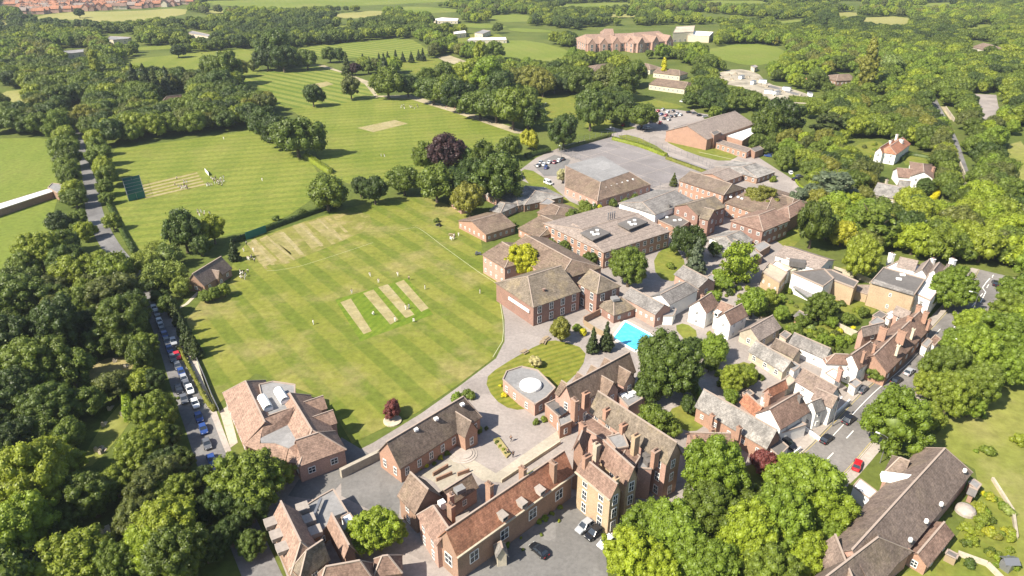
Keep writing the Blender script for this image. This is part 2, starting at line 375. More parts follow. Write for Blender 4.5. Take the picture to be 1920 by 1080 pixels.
sheet('side_lawn', [(1003, 182), (1060, 178), (1095, 190), (1080, 222), (1050, 232), (1020, 236)], .03, M['lawn'])
M['rope'] = flat('rope', (.55, .55, .35))
# the square
sheet('pitch_square', wpoly([(628, 562), (765, 522), (812, 590), (676, 640)]), .06, M['wicketg'], world=True, clear=False)
for q in ([(638, 567), (658, 560), (697, 621), (682, 627)], [(681, 550), (700, 543), (747, 600), (732, 609)], [(709, 539), (727, 533), (777, 590), (761, 597)], [(741, 531), (757, 525), (804, 578), (790, 585)]):
    sheet('cricket_pitch', q, .075, M['wicket'], clear=False)
sheet('cricket_pitch', [(575, 160), (612, 153), (626, 158), (586, 168)], .075, M['wicket'], clear=False)
sheet('cricket_pitch', [(670, 240), (740, 225), (765, 232), (700, 248)], .075, M['wicket'], clear=False)
sheet('cricket_pitch', [(660, 98), (700, 94), (712, 97), (668, 102)], .075, M['wicket'], clear=False)
# practice strips
for q in ([(463, 458), (478, 447), (520, 488), (498, 500)], [(487, 450), (500, 441), (556, 482), (530, 493)], [(506, 443), (528, 434), (552, 470), (545, 478)], [(548, 424), (570, 418), (606, 458), (585, 468)], [(578, 418), (606, 408), (640, 445), (618, 452)]):
    sheet('practice_strip', q, .06, M['worn'], 0, clear=False)
sheet('practice_ground', [(455, 458), (600, 405), (690, 395), (700, 425), (620, 462), (500, 508)], .052, M['practice'], 1, clear=False)
sheet('net_strips', [(265, 346), (368, 322), (386, 348), (272, 374)], .06, M['stripelawn'], clear=False)
for k in range(5):
    f = (k+.5)/5
    a = (265+f*7, 346+f*28); b_ = (368+f*18, 322+f*26)
    sheet('net_lane', [(a[0], a[1]-1.4), (b_[0], b_[1]-1.4), (b_[0]+1, b_[1]+1.2), (a[0]+1, a[1]+1.6)], .075, M['wicket'], clear=False)
# worn streaks running off the ends of the practice strips
for i, (u0, v0, u1, v1) in enumerate(((466, 455, 500, 505), (474, 450, 512, 497), (490, 447, 540, 494), (500, 444, 552, 487), (515, 438, 550, 476), (528, 436, 566, 478), (552, 422, 592, 470), (562, 420, 604, 462), (582, 416, 626, 458), (596, 410, 640, 450), (618, 404, 650, 436))):
    sheet('worn_streak', ribbon(resample(wpoly([(u0, v0), ((u0+u1)/2+1.5*(i % 3-1), (v0+v1)/2), (u1, v1)]), 3), .9+.35*(i % 3)), .068, M['wicket' if i % 2 else 'worn'], world=True, clear=False)
# boundary ropes / white lines
def line(name, px, wd, z, mat='white_line'):
    return sheet(name, ribbon(resample(wpoly(px), 5), wd), z, M[mat], world=True, clear=False)
line('boundary_line', [(748, 432), (780, 426), (835, 465), (900, 512), (942, 540), (936, 556), (943, 600), (942, 640), (924, 670)], .14, .075, 'rope')
line('boundary_line', [(402, 762), (375, 700), (365, 650)], .14, .075, 'rope')
line('boundary_line', [(500, 508), (560, 500), (700, 455)], .12, .075, 'rope')
# campus ground: paving and tarmac
sheet('school_yard', [(952, 540), (1000, 500), (1130, 470), (1120, 400), (960, 330), (1005, 296), (1060, 272), (1150, 250), (1240, 230), (1300, 205), (1340, 240), (1430, 300), (1500, 345), (1500, 430), (1470, 470), (1440, 540), (1420, 590), (1480, 640), (1540, 690), (1600, 735), (1560, 800), (1480, 870), (1440, 860), (1380, 880), (1260, 960), (1150, 1010), (1120, 1080), (1080, 1140), (560, 1140), (500, 980), (480, 900), (620, 870), (700, 830), (790, 775), (860, 725), (930, 672), (946, 640), (946, 600), (938, 560)], .02, M['drive'])
sheet('playground', [(1046, 284), (1150, 257), (1334, 318), (1222, 352)], .05, M['court'])
for a, b_ in ([(1066, 281), (1245, 345)], [(1098, 272), (1280, 334)], [(1130, 264), (1312, 324)], [(1080, 300), (1180, 272)], [(1130, 318), (1232, 288)], [(1180, 336), (1282, 304)]):
    line('court_marking', [a, b_], .28, .07, 'pavement')
road('school_lane', [(1120, 235), (1180, 250), (1245, 270), (1300, 292), (1370, 312), (1440, 318), (1480, 345)], 7, .045, M['drive'])
sheet('car_park', [(1190, 205), (1265, 205), (1330, 215), (1290, 240), (1240, 252), (1180, 236)], .05, M['drive'])
sheet('small_car_park', [(1000, 310), (1040, 290), (1070, 300), (1052, 330), (1020, 330)], .05, M['dark_asphalt'])
sheet('chapel_yard', [(640, 905), (715, 862), (760, 900), (750, 935), (745, 1000), (700, 960), (640, 930)], .05, M['dark_asphalt'])
sheet('side_yard', [(560, 900), (618, 870), (640, 820), (690, 850), (700, 870), (640, 905), (610, 940), (540, 930)], .045, M['dark_asphalt'])
sheet('front_drive', [(880, 1060), (1078, 930), (1130, 985), (1140, 1080), (1100, 1130), (860, 1130)], .05, M['dark_asphalt'])
sheet('tarmac_circle', [(905, 768), (930, 770), (980, 775), (1040, 800), (1020, 820), (900, 895), (860, 860), (895, 800)], .045, M['drive'], 1)
sheet('stone_path', [(862, 868), (880, 858), (930, 888), (1045, 808), (1062, 818), (940, 905), (905, 902)], .065, M['paving'], clear=False)
sheet('court_terrace', [(788, 890), (850, 858), (880, 885), (830, 925), (815, 905)], .065, M['paving'], clear=False)
sheet('inner_terrace', [(858, 935), (893, 918), (905, 945), (872, 962)], .065, M['paving'], clear=False)
sheet('terrace', [(412, 772), (428, 760), (446, 830), (432, 840)], .06, M['paving'])
# lawns inside the school
sheet('garden_lawn', [(908, 712), (935, 688), (1020, 640), (1048, 638), (1100, 655), (1092, 690), (1052, 728), (1000, 765), (960, 770), (925, 748)], .05, M['stripelawn'], 1)
for px in ([(975, 316), (1008, 322), (1060, 372), (1100, 400), (1085, 408), (1010, 360), (985, 338)],
           [(1240, 262), (1262, 258), (1390, 290), (1362, 305), (1300, 290)],
           [(1225, 480), (1262, 455), (1290, 500), (1270, 530), (1230, 520)],
           [(1150, 255), (1185, 252), (1248, 282), (1240, 292)],
           [(1440, 440), (1500, 400), (1510, 440), (1480, 470)],
           [(1262, 612), (1285, 605), (1312, 625), (1290, 645)],
           [(1250, 770), (1290, 755), (1325, 795), (1300, 812), (1265, 800)],
           [(1362, 690), (1405, 675), (1430, 712), (1385, 735)],
           [(1470, 600), (1530, 590), (1600, 640), (1560, 665), (1500, 640)],
           [(1180, 170), (1220, 185), (1290, 200), (1260, 205), (1190, 195)],
           [(1415, 535), (1440, 545), (1500, 575), (1640, 562), (1650, 580), (1600, 605), (1560, 600), (1480, 600), (1420, 600), (1400, 570)], [(1560, 500), (1640, 500), (1620, 530), (1600, 520)],
           [(1600, 270), (1650, 262), (1660, 285), (1610, 295)], [(1690, 295), (1745, 285), (1755, 305), (1700, 315)],
           [(1130, 215), (1160, 238), (1110, 245), (1090, 235)], [(960, 905), (1050, 850), (1060, 862), (980, 915)]):
    sheet('lawn', px, .055, M['lawn'], 1)
sheet('graveyard_grass', [(150, 705), (190, 672), (245, 668), (255, 690), (215, 705), (180, 720)], .03, M['worn'], 1)
sheet('graveyard_grass', [(190, 800), (235, 745), (262, 755), (240, 800), (180, 870), (150, 880), (160, 850)], .03, M['meadow'], 1)
sheet('graveyard_grass', [(125, 1005), (160, 985), (225, 985), (215, 1012), (150, 1025)], .03, M['lawn'], 1)
sheet('meadow', [(1770, 800), (1800, 760), (1850, 735), (1900, 700), (2000, 690), (2050, 1200), (1700, 1200), (1690, 1080), (1790, 1010), (1840, 940), (1828, 880), (1740, 830)], .03, M['meadow'])
sheet('cottage_garden', [(1745, 1075), (1800, 1000), (1830, 915), (1880, 935), (1905, 1000), (1910, 1110), (1740, 1120)], .045, M['lawn'])
# roads
sheet('lane', ribbon(resample(wpoly([(148, 200), (152, 262), (162, 300), (170, 345), (178, 400), (205, 458), (250, 515), (290, 575), (318, 640), (345, 720), (375, 800), (400, 870), (440, 960), (500, 1100)])), 6.2), .05, M['asphalt'], world=True)
sheet('lane_pavement', ribbon(resample(wpoly([(322, 590), (348, 655), (372, 715), (398, 790), (420, 850)])), 3.2), .045, M['pavement'], world=True)
ROADPX = [(1500, 905), (1550, 862), (1600, 808), (1655, 748), (1720, 690), (1775, 630), (1822, 575), (1850, 540), (1864, 512)]
sheet('street_pavement', ribbon(resample(wpoly(ROADPX)), 14), .05, M['pavement'], world=True)
sheet('street', ribbon(resample(wpoly(ROADPX)), 9.5), .07, M['street'], world=True)
rp = resample(wpoly(ROADPX), 3)
def offs(pts, o_):
    out = []
    for i, p in enumerate(pts):
        a = Vector(pts[max(i-1, 0)]); b = Vector(pts[min(i+1, len(pts)-1)]); d = (b-a).normalized(); out.append((p[0]-d.y*o_, p[1]+d.x*o_))
    return out
for i in range(0, len(rp)-2, 3): sheet('lane_marking', ribbon([rp[i], rp[i+1]], .22), .085, M['white_line'], world=True, clear=False)
sheet('bay_line', ribbon(offs(rp[5:30], 2.6), .16), .085, M['white_line'], world=True, clear=False)
for s in (4.45, -4.45): sheet('yellow_line', ribbon(offs(rp, s), .09), .085, M['yellow_line'], world=True, clear=False)
kb = MB()
for s in (4.85, -4.85):
    q = offs(rp, s)
    for a, b_ in zip(q, q[1:]): kb.bar((*a, .1), (*b_, .1), .16, .2)
tag(kb.build('kerb', M['stone']), kind='structure')
line('zigzag_marking', [(1838, 568), (1848, 548), (1842, 540), (1856, 522)], .25, .09)
road('upper_road', [(1738, 150), (1745, 182), (1758, 210), (1782, 260), (1795, 300), (1812, 352), (1845, 430), (1862, 480)], 7, .045, M['asphalt'], clear=False)
FIELDS += [wpoly([(1736, 182), (1748, 182), (1766, 212), (1752, 214)]), wpoly([(1782, 292), (1800, 290), (1820, 350), (1800, 352)])]
line('lane_marking', [(1788, 300), (1802, 345)], .3, .08)
road('road_verge_wall_base', [(1768, 200), (1786, 225)], 3, .05, M['dirt'])
sheet('gravel_car_park', [(1828, 176), (1868, 178), (1872, 200), (1885, 218), (1850, 226), (1828, 215)], .05, M['drive'])
sheet('gravel_drive', [(1720, 392), (1785, 385), (1780, 398), (1730, 402)], .05, M['paving'])
sheet('building_site', [(1335, 140), (1380, 128), (1420, 135), (1440, 158), (1480, 165), (1540, 185), (1560, 195), (1500, 195), (1440, 188), (1400, 165), (1345, 155)], .04, M['rubble'], 1)
road('site_track', [(1440, 160), (1500, 178), (1560, 188), (1630, 196)], 6, .055, M['asphalt'])
sheet('brick_drive', [(1385, 700), (1420, 690), (1450, 670), (1480, 700), (1455, 735), (1425, 728)], .05, M['drive'])
line('garden_path', [(200, 985), (222, 1080)], .8, .05, 'stone')
sheet('pool_surround', [(1060, 618), (1100, 590), (1172, 594), (1250, 632), (1218, 672), (1140, 648), (1100, 632)], .045, M['pavement'])
line('footpath', [(335, 578), (350, 570), (372, 548)], 1.2, .06, 'paving' if False else 'stone')
line('footpath', [(1110, 965), (1160, 1000)], 1.5, .07, 'stone')
# ---------------------------------------------------------------- TREE MESHES
def quads_mesh(name, cen, nrm, size, mat, extra=None, asp=(.6, 1.0)):
    n = len(cen); t = np.random.normal(size=(n, 3)); t -= (t*nrm).sum(1)[:, None]*nrm; t /= np.linalg.norm(t, axis=1)[:, None]
    b = np.cross(nrm, t); s = size[:, None]*.5; s2 = s*np.random.uniform(*asp, (n, 1))
    v = np.stack([cen-t*s-b*s2*.5, cen+t*s*.3-b*s2, cen+t*s, cen-t*s*.2+b*s2], 1).reshape(-1, 3)
    me = bpy.data.meshes.new(name); nv = len(v); ev, ef = (np.zeros((0, 3)), np.zeros((0, 3), int)) if extra is None else extra
    me.vertices.add(nv+len(ev)); me.vertices.foreach_set('co', np.concatenate([v, ev]).astype(np.float32).ravel())
    nl = nv+ef.size; me.loops.add(nl)
    me.loops.foreach_set('vertex_index', np.concatenate([np.arange(nv), (ef+nv).ravel()]).astype(np.int32))
    st = np.concatenate([np.arange(n)*4, nv+np.arange(len(ef))*3]); me.polygons.add(n+len(ef))
    me.polygons.foreach_set('loop_start', st.astype(np.int32))
    me.polygons.foreach_set('loop_total', np.concatenate([np.full(n, 4), np.full(len(ef), 3)]).astype(np.int32))
    me.materials.append(mat); me.update(calc_edges=True); me.validate(); return me
_bm = bmesh.new(); bmesh.ops.create_icosphere(_bm, subdivisions=2, radius=1)
ICO_V = np.array([v.co[:] for v in _bm.verts]); ICO_F = np.array([[v.index for v in f.verts] for f in _bm.faces]); _bm.free()
def unit(a): return a/np.linalg.norm(a, axis=1)[:, None]
def lumpy(name, lumps, per, leaf, mat, core=None, up=.25, jit=.55):
    """lumps: (k,4) centre+radius"""
    k = len(lumps); c = np.repeat(lumps[:, :3], per, 0); r = np.repeat(lumps[:, 3], per)
    d = unit(np.random.normal(size=(k*per, 3)) + np.array([0, 0, .35])); rr = r*(np.random.uniform(.7, 1.1, k*per)+(np.random.rand(k*per) < .12)*np.random.uniform(0, .35, k*per))
    cen = c+d*rr[:, None]; cen[:, 2] = np.maximum(cen[:, 2], .15)
    nr = unit(d+np.random.normal(size=d.shape)*jit*.85+np.array([0, 0, up])); sz = leaf*np.random.uniform(.6, 1.35, k*per)
    ex = []; ef = []; off = 0
    for q in lumps:                                   # opaque heart of every clump
        ex.append(ICO_V*(q[3]*.78)*(1+np.random.uniform(-.12, .12, (len(ICO_V), 1)))+q[:3]); ef.append(ICO_F+off); off += len(ICO_V)
    if core is not None:
        for q in core: ex.append(ICO_V*q[3:6]+q[:3]); ef.append(ICO_F+off); off += len(ICO_V)
    return quads_mesh(name, cen, nr, sz, mat, (np.concatenate(ex), np.concatenate(ef)))
def broad_crown(seed, rx=5, rz=4.5, zc=5.0, nl=72, per=120, leaf=.5, mat='g', lumpr=(.7, 1.8)):
    np.random.seed(seed); d = unit(np.random.normal(size=(nl, 3))); d[:, 2] = np.where(d[:, 2] < -.5, -d[:, 2], d[:, 2])
    nb = 3+seed % 4; bl = unit(np.random.normal(size=(nb, 3))+np.array([0, 0, .5])); boss = 1+.22*np.clip((d@bl.T).max(1)*2.2-1.25, -.9, 1)
    ph = np.arctan2(d[:, 1], d[:, 0]); wob = 1+.13*np.sin(2*ph+seed)+.1*np.sin(3*ph+seed*2.1)
    f = np.random.uniform(.60, .88, nl)*boss
    L = np.stack([d[:, 0]*rx*f*wob, d[:, 1]*rx*f*wob, zc+d[:, 2]*rz*f, np.random.uniform(*lumpr, nl)], 1)
    return lumpy('broadleaf_crown', L, per, leaf, LEAF[mat], core=[np.array([0, 0, zc-.3, rx*.62, rx*.62, rz*.62])])
def conifer_crown(seed, r=3, h=11, mat='c', nl=90, per=34, leaf=.42, z0=1.0, pw=.9):
    np.random.seed(seed); t = np.random.uniform(0, 1, nl)**1.4; z = z0+t*(h-z0-.6); rad = r*(1-t)**pw
    a = np.random.uniform(0, 6.283, nl); f = np.random.uniform(.65, .95, nl)
    L = np.stack([np.cos(a)*rad*f, np.sin(a)*rad*f, z, .35+.42*rad/r+np.zeros(nl)], 1)
    m_ = lumpy('conifer_crown', L, per, leaf, LEAF[mat], core=[np.array([0, 0, z0+(h-z0)*k, r*(1-k)**pw*.7, r*(1-k)**pw*.7, h*.14]) for k in (.12, .3, .5, .7, .86)]); return m_
def cedar_crown(seed, r=7, h=12, mat='b'):
    np.random.seed(seed); L = []; C = []
    for k in range(7):
        z = 3+k*(h-3.6)/6; rad = r*(1-.62*(k/6)**1.3)
        for _ in range(int(9*rad/r)+3):
            a = random.Random(seed*31+k*17+_).uniform(0, 6.283); f = random.Random(seed+k+_*3).uniform(.35, .9)
            for q in range(3): L.append((math.cos(a)*rad*f+np.random.normal()*.7, math.sin(a)*rad*f+np.random.normal()*.7, z+np.random.normal()*.15, np.random.uniform(.7, 1.1)))
        C.append(np.array([0, 0, z-.2, rad*.55, rad*.55, .55]))
    L = np.array(L); np.random.shuffle(L)
    me = lumpy('cedar_crown', L, 42, .5, LEAF[mat], core=C, up=.9)
    return me
def pole_crown(seed, r=2.2, h=13, mat='g'):
    np.random.seed(seed); nl = 60; t = np.random.uniform(0, 1, nl); z = 1.6+t*(h-2.4); rad = r*np.sin(np.clip(t*.85+.13, 0, 1)*3.14)**.6
    a = np.random.uniform(0, 6.283, nl); L = np.stack([np.cos(a)*rad*.7, np.sin(a)*rad*.7, z, np.random.uniform(.6, 1.0, nl)], 1)
    return lumpy('columnar_crown', L, 50, .45, LEAF[mat], core=[np.array([0, 0, h*.5, r*.7, r*.7, h*.42])])
def shrub_crown(seed, r=1.5, h=2.0, mat='g'):
    np.random.seed(seed); nl = 16; d = unit(np.random.normal(size=(nl, 3))); d[:, 2] = abs(d[:, 2])
    L = np.stack([d[:, 0]*r*.65, d[:, 1]*r*.65, .5+d[:, 2]*h*.5, np.random.uniform(.4, .7, nl)], 1)
    return lumpy('shrub', L, 55, .28, LEAF[mat], core=[np.array([0, 0, h*.4, r*.7, r*.7, h*.4])])
def airy_crown(seed, mat='t'):
    np.random.seed(seed); nl = 55; d = unit(np.random.normal(size=(nl, 3)))
    L = np.stack([d[:, 0]*4, d[:, 1]*4, 5.4+d[:, 2]*3.9, np.random.uniform(.6, 1.15, nl)], 1)
    c = np.repeat(L[:, :3], 75, 0); dd = unit(np.random.normal(size=c.shape)); cen = c+dd*np.repeat(L[:, 3], 75)[:, None]*np.random.uniform(.3, 1.25, (len(c), 1))
    return quads_mesh('airy_crown', cen, unit(dd+np.random.normal(size=c.shape)*.6), np.random.uniform(.3, .65, len(c)), LEAF[mat], (ICO_V*np.array([2.9, 2.9, 2.7])+np.array([0, 0, 5.2]), ICO_F))
def trunk_mesh(h=5, r=.32, limbs=5, seed=0, spread=2.6):
    rd = random.Random(seed); mb = MB(); mb.tube([(0, 0, -.1), (.05, 0, h*.3), (0, .08, h*.65), (.1, 0, h)], [r*1.35, r, r*.8, r*.45], 8)
    for k in range(limbs):
        a = k*2*math.pi/limbs+rd.uniform(-.4, .4); z = h*rd.uniform(.4, .75)
        mb.tube([(0, 0, z), (math.cos(a)*spread*.4, math.sin(a)*spread*.4, z+h*.2), (math.cos(a)*spread, math.sin(a)*spread, z+h*.5)], [r*.5, r*.32, r*.12], 5)
    return mb.mesh('trunk', M['bark'])
KIND = {}                                 # kind -> (object name, category, nominal width, crown-centre height, crown variants, trunk)
TB = [trunk_mesh(5.5, .34, 6, s) for s in range(3)]; TC = trunk_mesh(9, .2, 0, 5); TP = trunk_mesh(9, .26, 4, 6, 1.2); TCE = trunk_mesh(10, .5, 7, 8, 4)
BR = [broad_crown(s) for s in (1, 2, 3, 4, 7, 8)] + [broad_crown(5, 5, 5.1, 5.4), broad_crown(6, 5, 4.0, 4.7, nl=70)]
FINE = [broad_crown(s, 5, 4.5, 5.0, nl=150, per=110, leaf=.30, lumpr=(.5, 1.1)) for s in (11, 12)]   # for the big near crowns
CON = [conifer_crown(s) for s in (1, 2)]; CED = [cedar_crown(s) for s in (1, 2)]; POL = [pole_crown(s) for s in (1, 2)]
SHR = [shrub_crown(s) for s in (1, 2, 3)]; AIR = [airy_crown(1), airy_crown(2)]
DOME = [broad_crown(31, 5, 4.4, 4.6, nl=160, per=80, leaf=.32, lumpr=(.6, .95))]
def kind_of(k):
    if k in 'gdlyopr': return 'broadleaf_tree', 'tree', 10, 5.0, BR, TB
    if k in 'GDLYO': return 'broadleaf_tree', 'tree', 10, 5.0, FINE, TB
    if k == 'w': return 'blossom_tree', 'tree', 10, 5.0, BR, TB
    if k == 'R': return 'clipped_tree', 'tree', 10, 4.6, DOME, TB
    if k == 't': return 'airy_tree', 'tree', 9.5, 5.4, AIR, TB
    if k == 'c': return 'conifer_tree', 'conifer', 6, 5.2, CON, [TC]
    if k == 'b': return 'cedar_tree', 'cedar', 14, 7, CED, [TCE]
    if k == 'k': return 'columnar_tree', 'tree', 4.6, 6.5, POL, [TP]
    if k in 'suvn': return 'shrub', 'shrub', 3, 1.1, SHR, None
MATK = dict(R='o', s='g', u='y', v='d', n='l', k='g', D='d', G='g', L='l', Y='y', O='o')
TCOUNT = {}
def plant(x, y, sc, k, label, group=None, rz=None, mat=None, zs=1.0):
    nm, cat, _, _, var, tr = kind_of(k); i = TCOUNT.get(nm, 0); TCOUNT[nm] = i+1
    rz = random.uniform(0, 6.28) if rz is None else rz; lm = LEAF[mat or MATK.get(k, k)]
    q_ = .04 if k in 'Rckb' else .13; sxy = (sc*random.uniform(1-q_, 1+q_), sc*random.uniform(1-q_, 1+q_), sc*zs*random.uniform(.88, 1.14))
    if tr is None:
        o = inst(nm, var[i % len(var)], None, (x, y, 0), rz, sxy, lm); return tag(o, label, cat, group)
    e = empty(nm, (x, y, 0), label, cat, group, rz); e.scale = sxy
    inst('trunk', tr[i % len(tr)], e); inst('crown', var[i % len(var)], e, mat=lm); return e
NPL = []
def tree(u, v, wpx, k, label, group=None, mat=None, zs=1.0):
    _, _, w0, zc, _, _ = kind_of(k); z = 6
    for _i in range(4):
        p = P(u, v, z); s = (wpx*depth(p)/FPX)/w0; z = zc*s*zs
    NPL.append((p.x, p.y, w0*s/2)); return plant(p.x, p.y, s, k, label, group, mat=mat, zs=zs)
def grove(label, group, lst, k=None):
    for q in lst:
        kk = q[3] if len(q) > 3 else k; tree(q[0], q[1], q[2], kk, label, group if len(lst) > 1 else None)
# ---------------------------------------------------------------- TREES placed one by one
T = tree
T(707, 992, 104, 'R', 'big rounded bright green tree beside the chapel yard tarmac', mat='l')
T(1680, 790, 128, 'R', 'large domed bright green tree on the street side above the long brown roof', mat='l', zs=1.1)
T(1432, 868, 54, 'p', 'dark red copper tree at the end of the grey slate terrace', mat='r')
T(983, 490, 66, 'Y', 'golden yellow tree in the crook of the brown-roofed school wings', zs=1.15)
T(838, 290, 64, 'p', 'dark purple copper beech at the far edge of the cricket field', zs=1.15)
T(736, 768, 36, 'p', 'small dark red tree in a ring bed beside the chapel', mat='r')
T(1052, 621, 42, 'o', 'rounded olive brown tree at the corner of the striped lawn')
T(1245, 685, 118, 'G', 'large dark green tree leaning over the swimming pool', mat='d', zs=1.1)
T(1180, 500, 84, 'G', 'spreading green tree in front of the flat-topped school block')
T(1293, 455, 62, 'g', 'dark green tree beside the grey flat roof in the school', mat='d', zs=1.1)
T(1307, 482, 38, 'c', 'grey-blue spruce next to the small white-gabled school building', mat='b')
T(1387, 495, 72, 't', 'light green airy tree among the low grey roofs', mat='l')
T(1425, 374, 64, 'R', 'round-headed olive green tree between the brick school blocks', mat='o')
T(880, 376, 55, 'o', 'brownish tree at the corner of the low brick classrooms', zs=1.2)
T(437, 470, 24, 'c', 'small dark cone-shaped conifer beyond the thatched-looking pavilion')
T(399, 432, 42, 'g', 'pale oval tree on the edge of the nets field', mat='g', zs=1.3)
T(345, 440, 66, 'd', 'dark tree beside the pavilion, shading its back lawn', zs=1.1)
T(375, 462, 40, 'd', 'smaller dark tree touching the back of the pavilion')
T(1205, 218, 50, 'l', 'bright green tree at the corner of the cars parked by the school lane', mat='g')
T(1108, 208, 58, 'g', 'tall dark green tree by the school lane bend', mat='d', zs=1.3)
T(1057, 252, 58, 'd', 'low bushy tree at the far corner of the grey play court')
T(993, 262, 36, 'y', 'yellow-green tree at the corner of the middle cricket field', mat='z')
T(586, 182, 37, 'g', 'lone round tree on the upper cricket field', mat='d')
T(657, 165, 36, 'g', 'lone taller tree between the upper and middle cricket fields', mat='o', zs=1.2)
T(333, 96, 24, 'g', 'lone tree standing in the far pale field', mat='d')
T(473, 122, 20, 't', 'thin brown half-bare tree at the far field corner', mat='o')
T(517, 408, 16, 's', 'small young tree on the hedge line between the fields')
T(566, 398, 20, 's', 'small bushy tree on the hedge line left of the big dark oak')
T(612, 360, 72, 'd', 'big dark oak between the nets field and the cricket field', zs=1.05)
T(757, 342, 50, 'd', 'dark tree on the field edge left of the copper beech')
T(818, 412, 13, 's', 'tiny tree on the grass near the low brick classrooms')
T(1412, 568, 60, 'y', 'yellow-green tree in the garden right of the white gabled house', mat='l')
T(1540, 575, 66, 'G', 'dark green tree below the white modern house')
T(1611, 487, 76, 'G', 'deep green tree left of the white villa', zs=1.1)
T(1580, 438, 52, 'y', 'tall yellow-green tree behind the white modern house', mat='z')
T(1525, 428, 66, 'g', 'tall green tree at the corner of the long tiled school block', zs=1.25)
T(1628, 452, 50, 'o', 'olive tree behind the white villa chimney')
T(1560, 350, 112, 'b', 'large blue-grey cedar above the school buildings', zs=.8)
T(1500, 372, 60, 'b', 'smaller grey cedar left of the large cedar')
T(1640, 425, 105, 'b', 'wide green cedar behind the white villa', mat='g', zs=.8)
T(1555, 232, 70, 'b', 'dark cedar behind the wood by the theatre', mat='c', zs=.8)
T(1442, 238, 58, 'o', 'round olive tree right of the brick theatre', mat='g')
T(1467, 228, 66, 'd', 'broad dark tree right of the brick theatre')
T(1785, 545, 84, 'R', 'round bright tree beside the street bend', mat='l')
T(1345, 652, 56, 'l', 'bright green tree in the cottage garden by the barn', mat='l')
T(1375, 712, 56, 'L', 'bright green garden tree below the barn drive', mat='g')
T(1735, 352, 38, 'R', 'clipped dark dome tree in front of the brick-roofed house', mat='d', zs=.75)
T(1475, 300, 34, 'd', 'dark tree beside the small car park by the theatre', zs=1.2)
T(1245, 128, 12, 'k', 'thin golden tree among the far brown roofs', mat='y')
T(1630, 128, 34, 'k', 'tall brownish conifer deep in the right-hand wood', mat='o', zs=1.0)
T(1670, 126, 38, 'y', 'pale yellowish tree in the right-hand wood', mat='t')
T(180, 130, 22, 'k', 'golden tree in the left-hand wood', mat='z')
T(1508, 420, 10, 'c', 'small dark pointed conifer by the brick block')
T(1264, 336, 16, 'c', 'small dark conifer at the corner of the play court')
T(1112, 640, 26, 'c', 'left of the two tall dark conifers by the striped lawn', zs=1.1)
T(1138, 632, 30, 'c', 'right of the two tall dark conifers, next to the pool', zs=1.1)
T(1640, 700, 34, 'l', 'bright climber-clad tree against the brown-roofed terrace', mat='g')
T(1055, 332, 24, 'w', 'pale cream blossoming tree at the corner of the low hipped school roof')
T(1003, 678, 22, 'w', 'cream blossom bush beside the flat roof with the white dome')
grove('dark garden tree crowding behind the pool lawn', 'dark garden trees below the pool', [(1213, 735, 56, 'd'), (1285, 720, 50, 'd'), (1225, 790, 56, 'g'), (1255, 800, 40, 'g'), (1290, 760, 34, 'd'), (1300, 650, 40, 'd')])
grove('bright garden bush or small tree in the cottage garden behind the street', 'cottage garden greenery', [(1370, 745, 30, 'l'), (1400, 715, 30, 'l'), (1330, 685, 30, 'g'), (1405, 700, 26, 'g'), (1465, 590, 30, 'l'), (1445, 560, 30, 'g'), (1355, 530, 30, 'l'), (1505, 600, 26, 'g'), (1560, 605, 26, 'l'), (1590, 600, 22, 'g'), (1525, 650, 32, 'l'), (1490, 625, 30, 'g'), (1545, 640, 26, 'l'), (1575, 640, 22, 'l'), (1340, 555, 24, 'l'), (1620, 585, 22, 'g')])
grove('broad lime tree in the row in front of the brick mansion', 'bright broad trees along the mansion front', [(1340, 890, 120, 'L'), (1510, 905, 140, 'L'), (1545, 950, 110, 'L'), (1215, 990, 96, 'L'), (1185, 1048, 100, 'L'), (1260, 1000, 120, 'L'), (1330, 970, 110, 'G'), (1395, 1010, 120, 'L'), (1465, 985, 120, 'L'), (1320, 1060, 120, 'L'), (1440, 1070, 120, 'G'), (1500, 1040, 100, 'L'), (1235, 1070, 100, 'L'), (1550, 1005, 70, 'L'), (1390, 935, 80, 'G')])
grove('bright street tree in the belt right of the street', 'belt of bright trees right of the street', [(1770, 690, 84, 'G'), (1830, 670, 90, 'L'), (1880, 640, 100, 'L'), (1740, 720, 60, 'G'), (1790, 640, 60, 'L'), (1830, 615, 66, 'L'), (1900, 590, 80, 'G'), (1780, 745, 80, 'G'), (1835, 725, 80, 'G'), (1890, 690, 80, 'L'), (1745, 785, 60, 'G'), (1820, 762, 50, 'L'), (1868, 600, 50, 'G'), (1920, 560, 80, 'L'), (1905, 650, 60, 'G'), (1930, 610, 80, 'L')])
grove('conifer-like young tree in the row between lane and cricket field', 'row of young trees along the lane by the cricket field', [(333, 592, 24, 'c'), (341, 609, 26, 'c'), (349, 626, 28, 'c'), (357, 640, 30, 'c'), (366, 650, 28, 'c'), (325, 575, 24, 'c')])
grove('pale feathery tree between the lane and the pavilion', 'pale feathery trees by the pavilion', [(270, 490, 56, 't'), (296, 515, 56, 't'), (325, 512, 56, 't'), (338, 535, 40, 't'), (290, 470, 40, 't'), (315, 478, 46, 't'), (278, 522, 40, 't')])
grove('dark bush in the shade on the lane side of the pavilion', 'dark bushes by the pavilion', [(300, 555, 34, 'd'), (312, 575, 36, 'd'), (285, 535, 34, 'd'), (400, 552, 28, 'g'), (420, 545, 26, 'g'), (384, 556, 24, 'g')])
grove('tree of the avenue on the left of the lane', 'avenue trees left of the lane', [(110, 238, 50), (124, 256, 44), (122, 276, 44), (126, 296, 44), (124, 316, 42), (130, 336, 40), (138, 356, 42), (140, 372, 38), (112, 418, 40, 'd'), (145, 408, 32), (160, 434, 34), (125, 235, 44, 'o'), (148, 430, 24)], 'g')
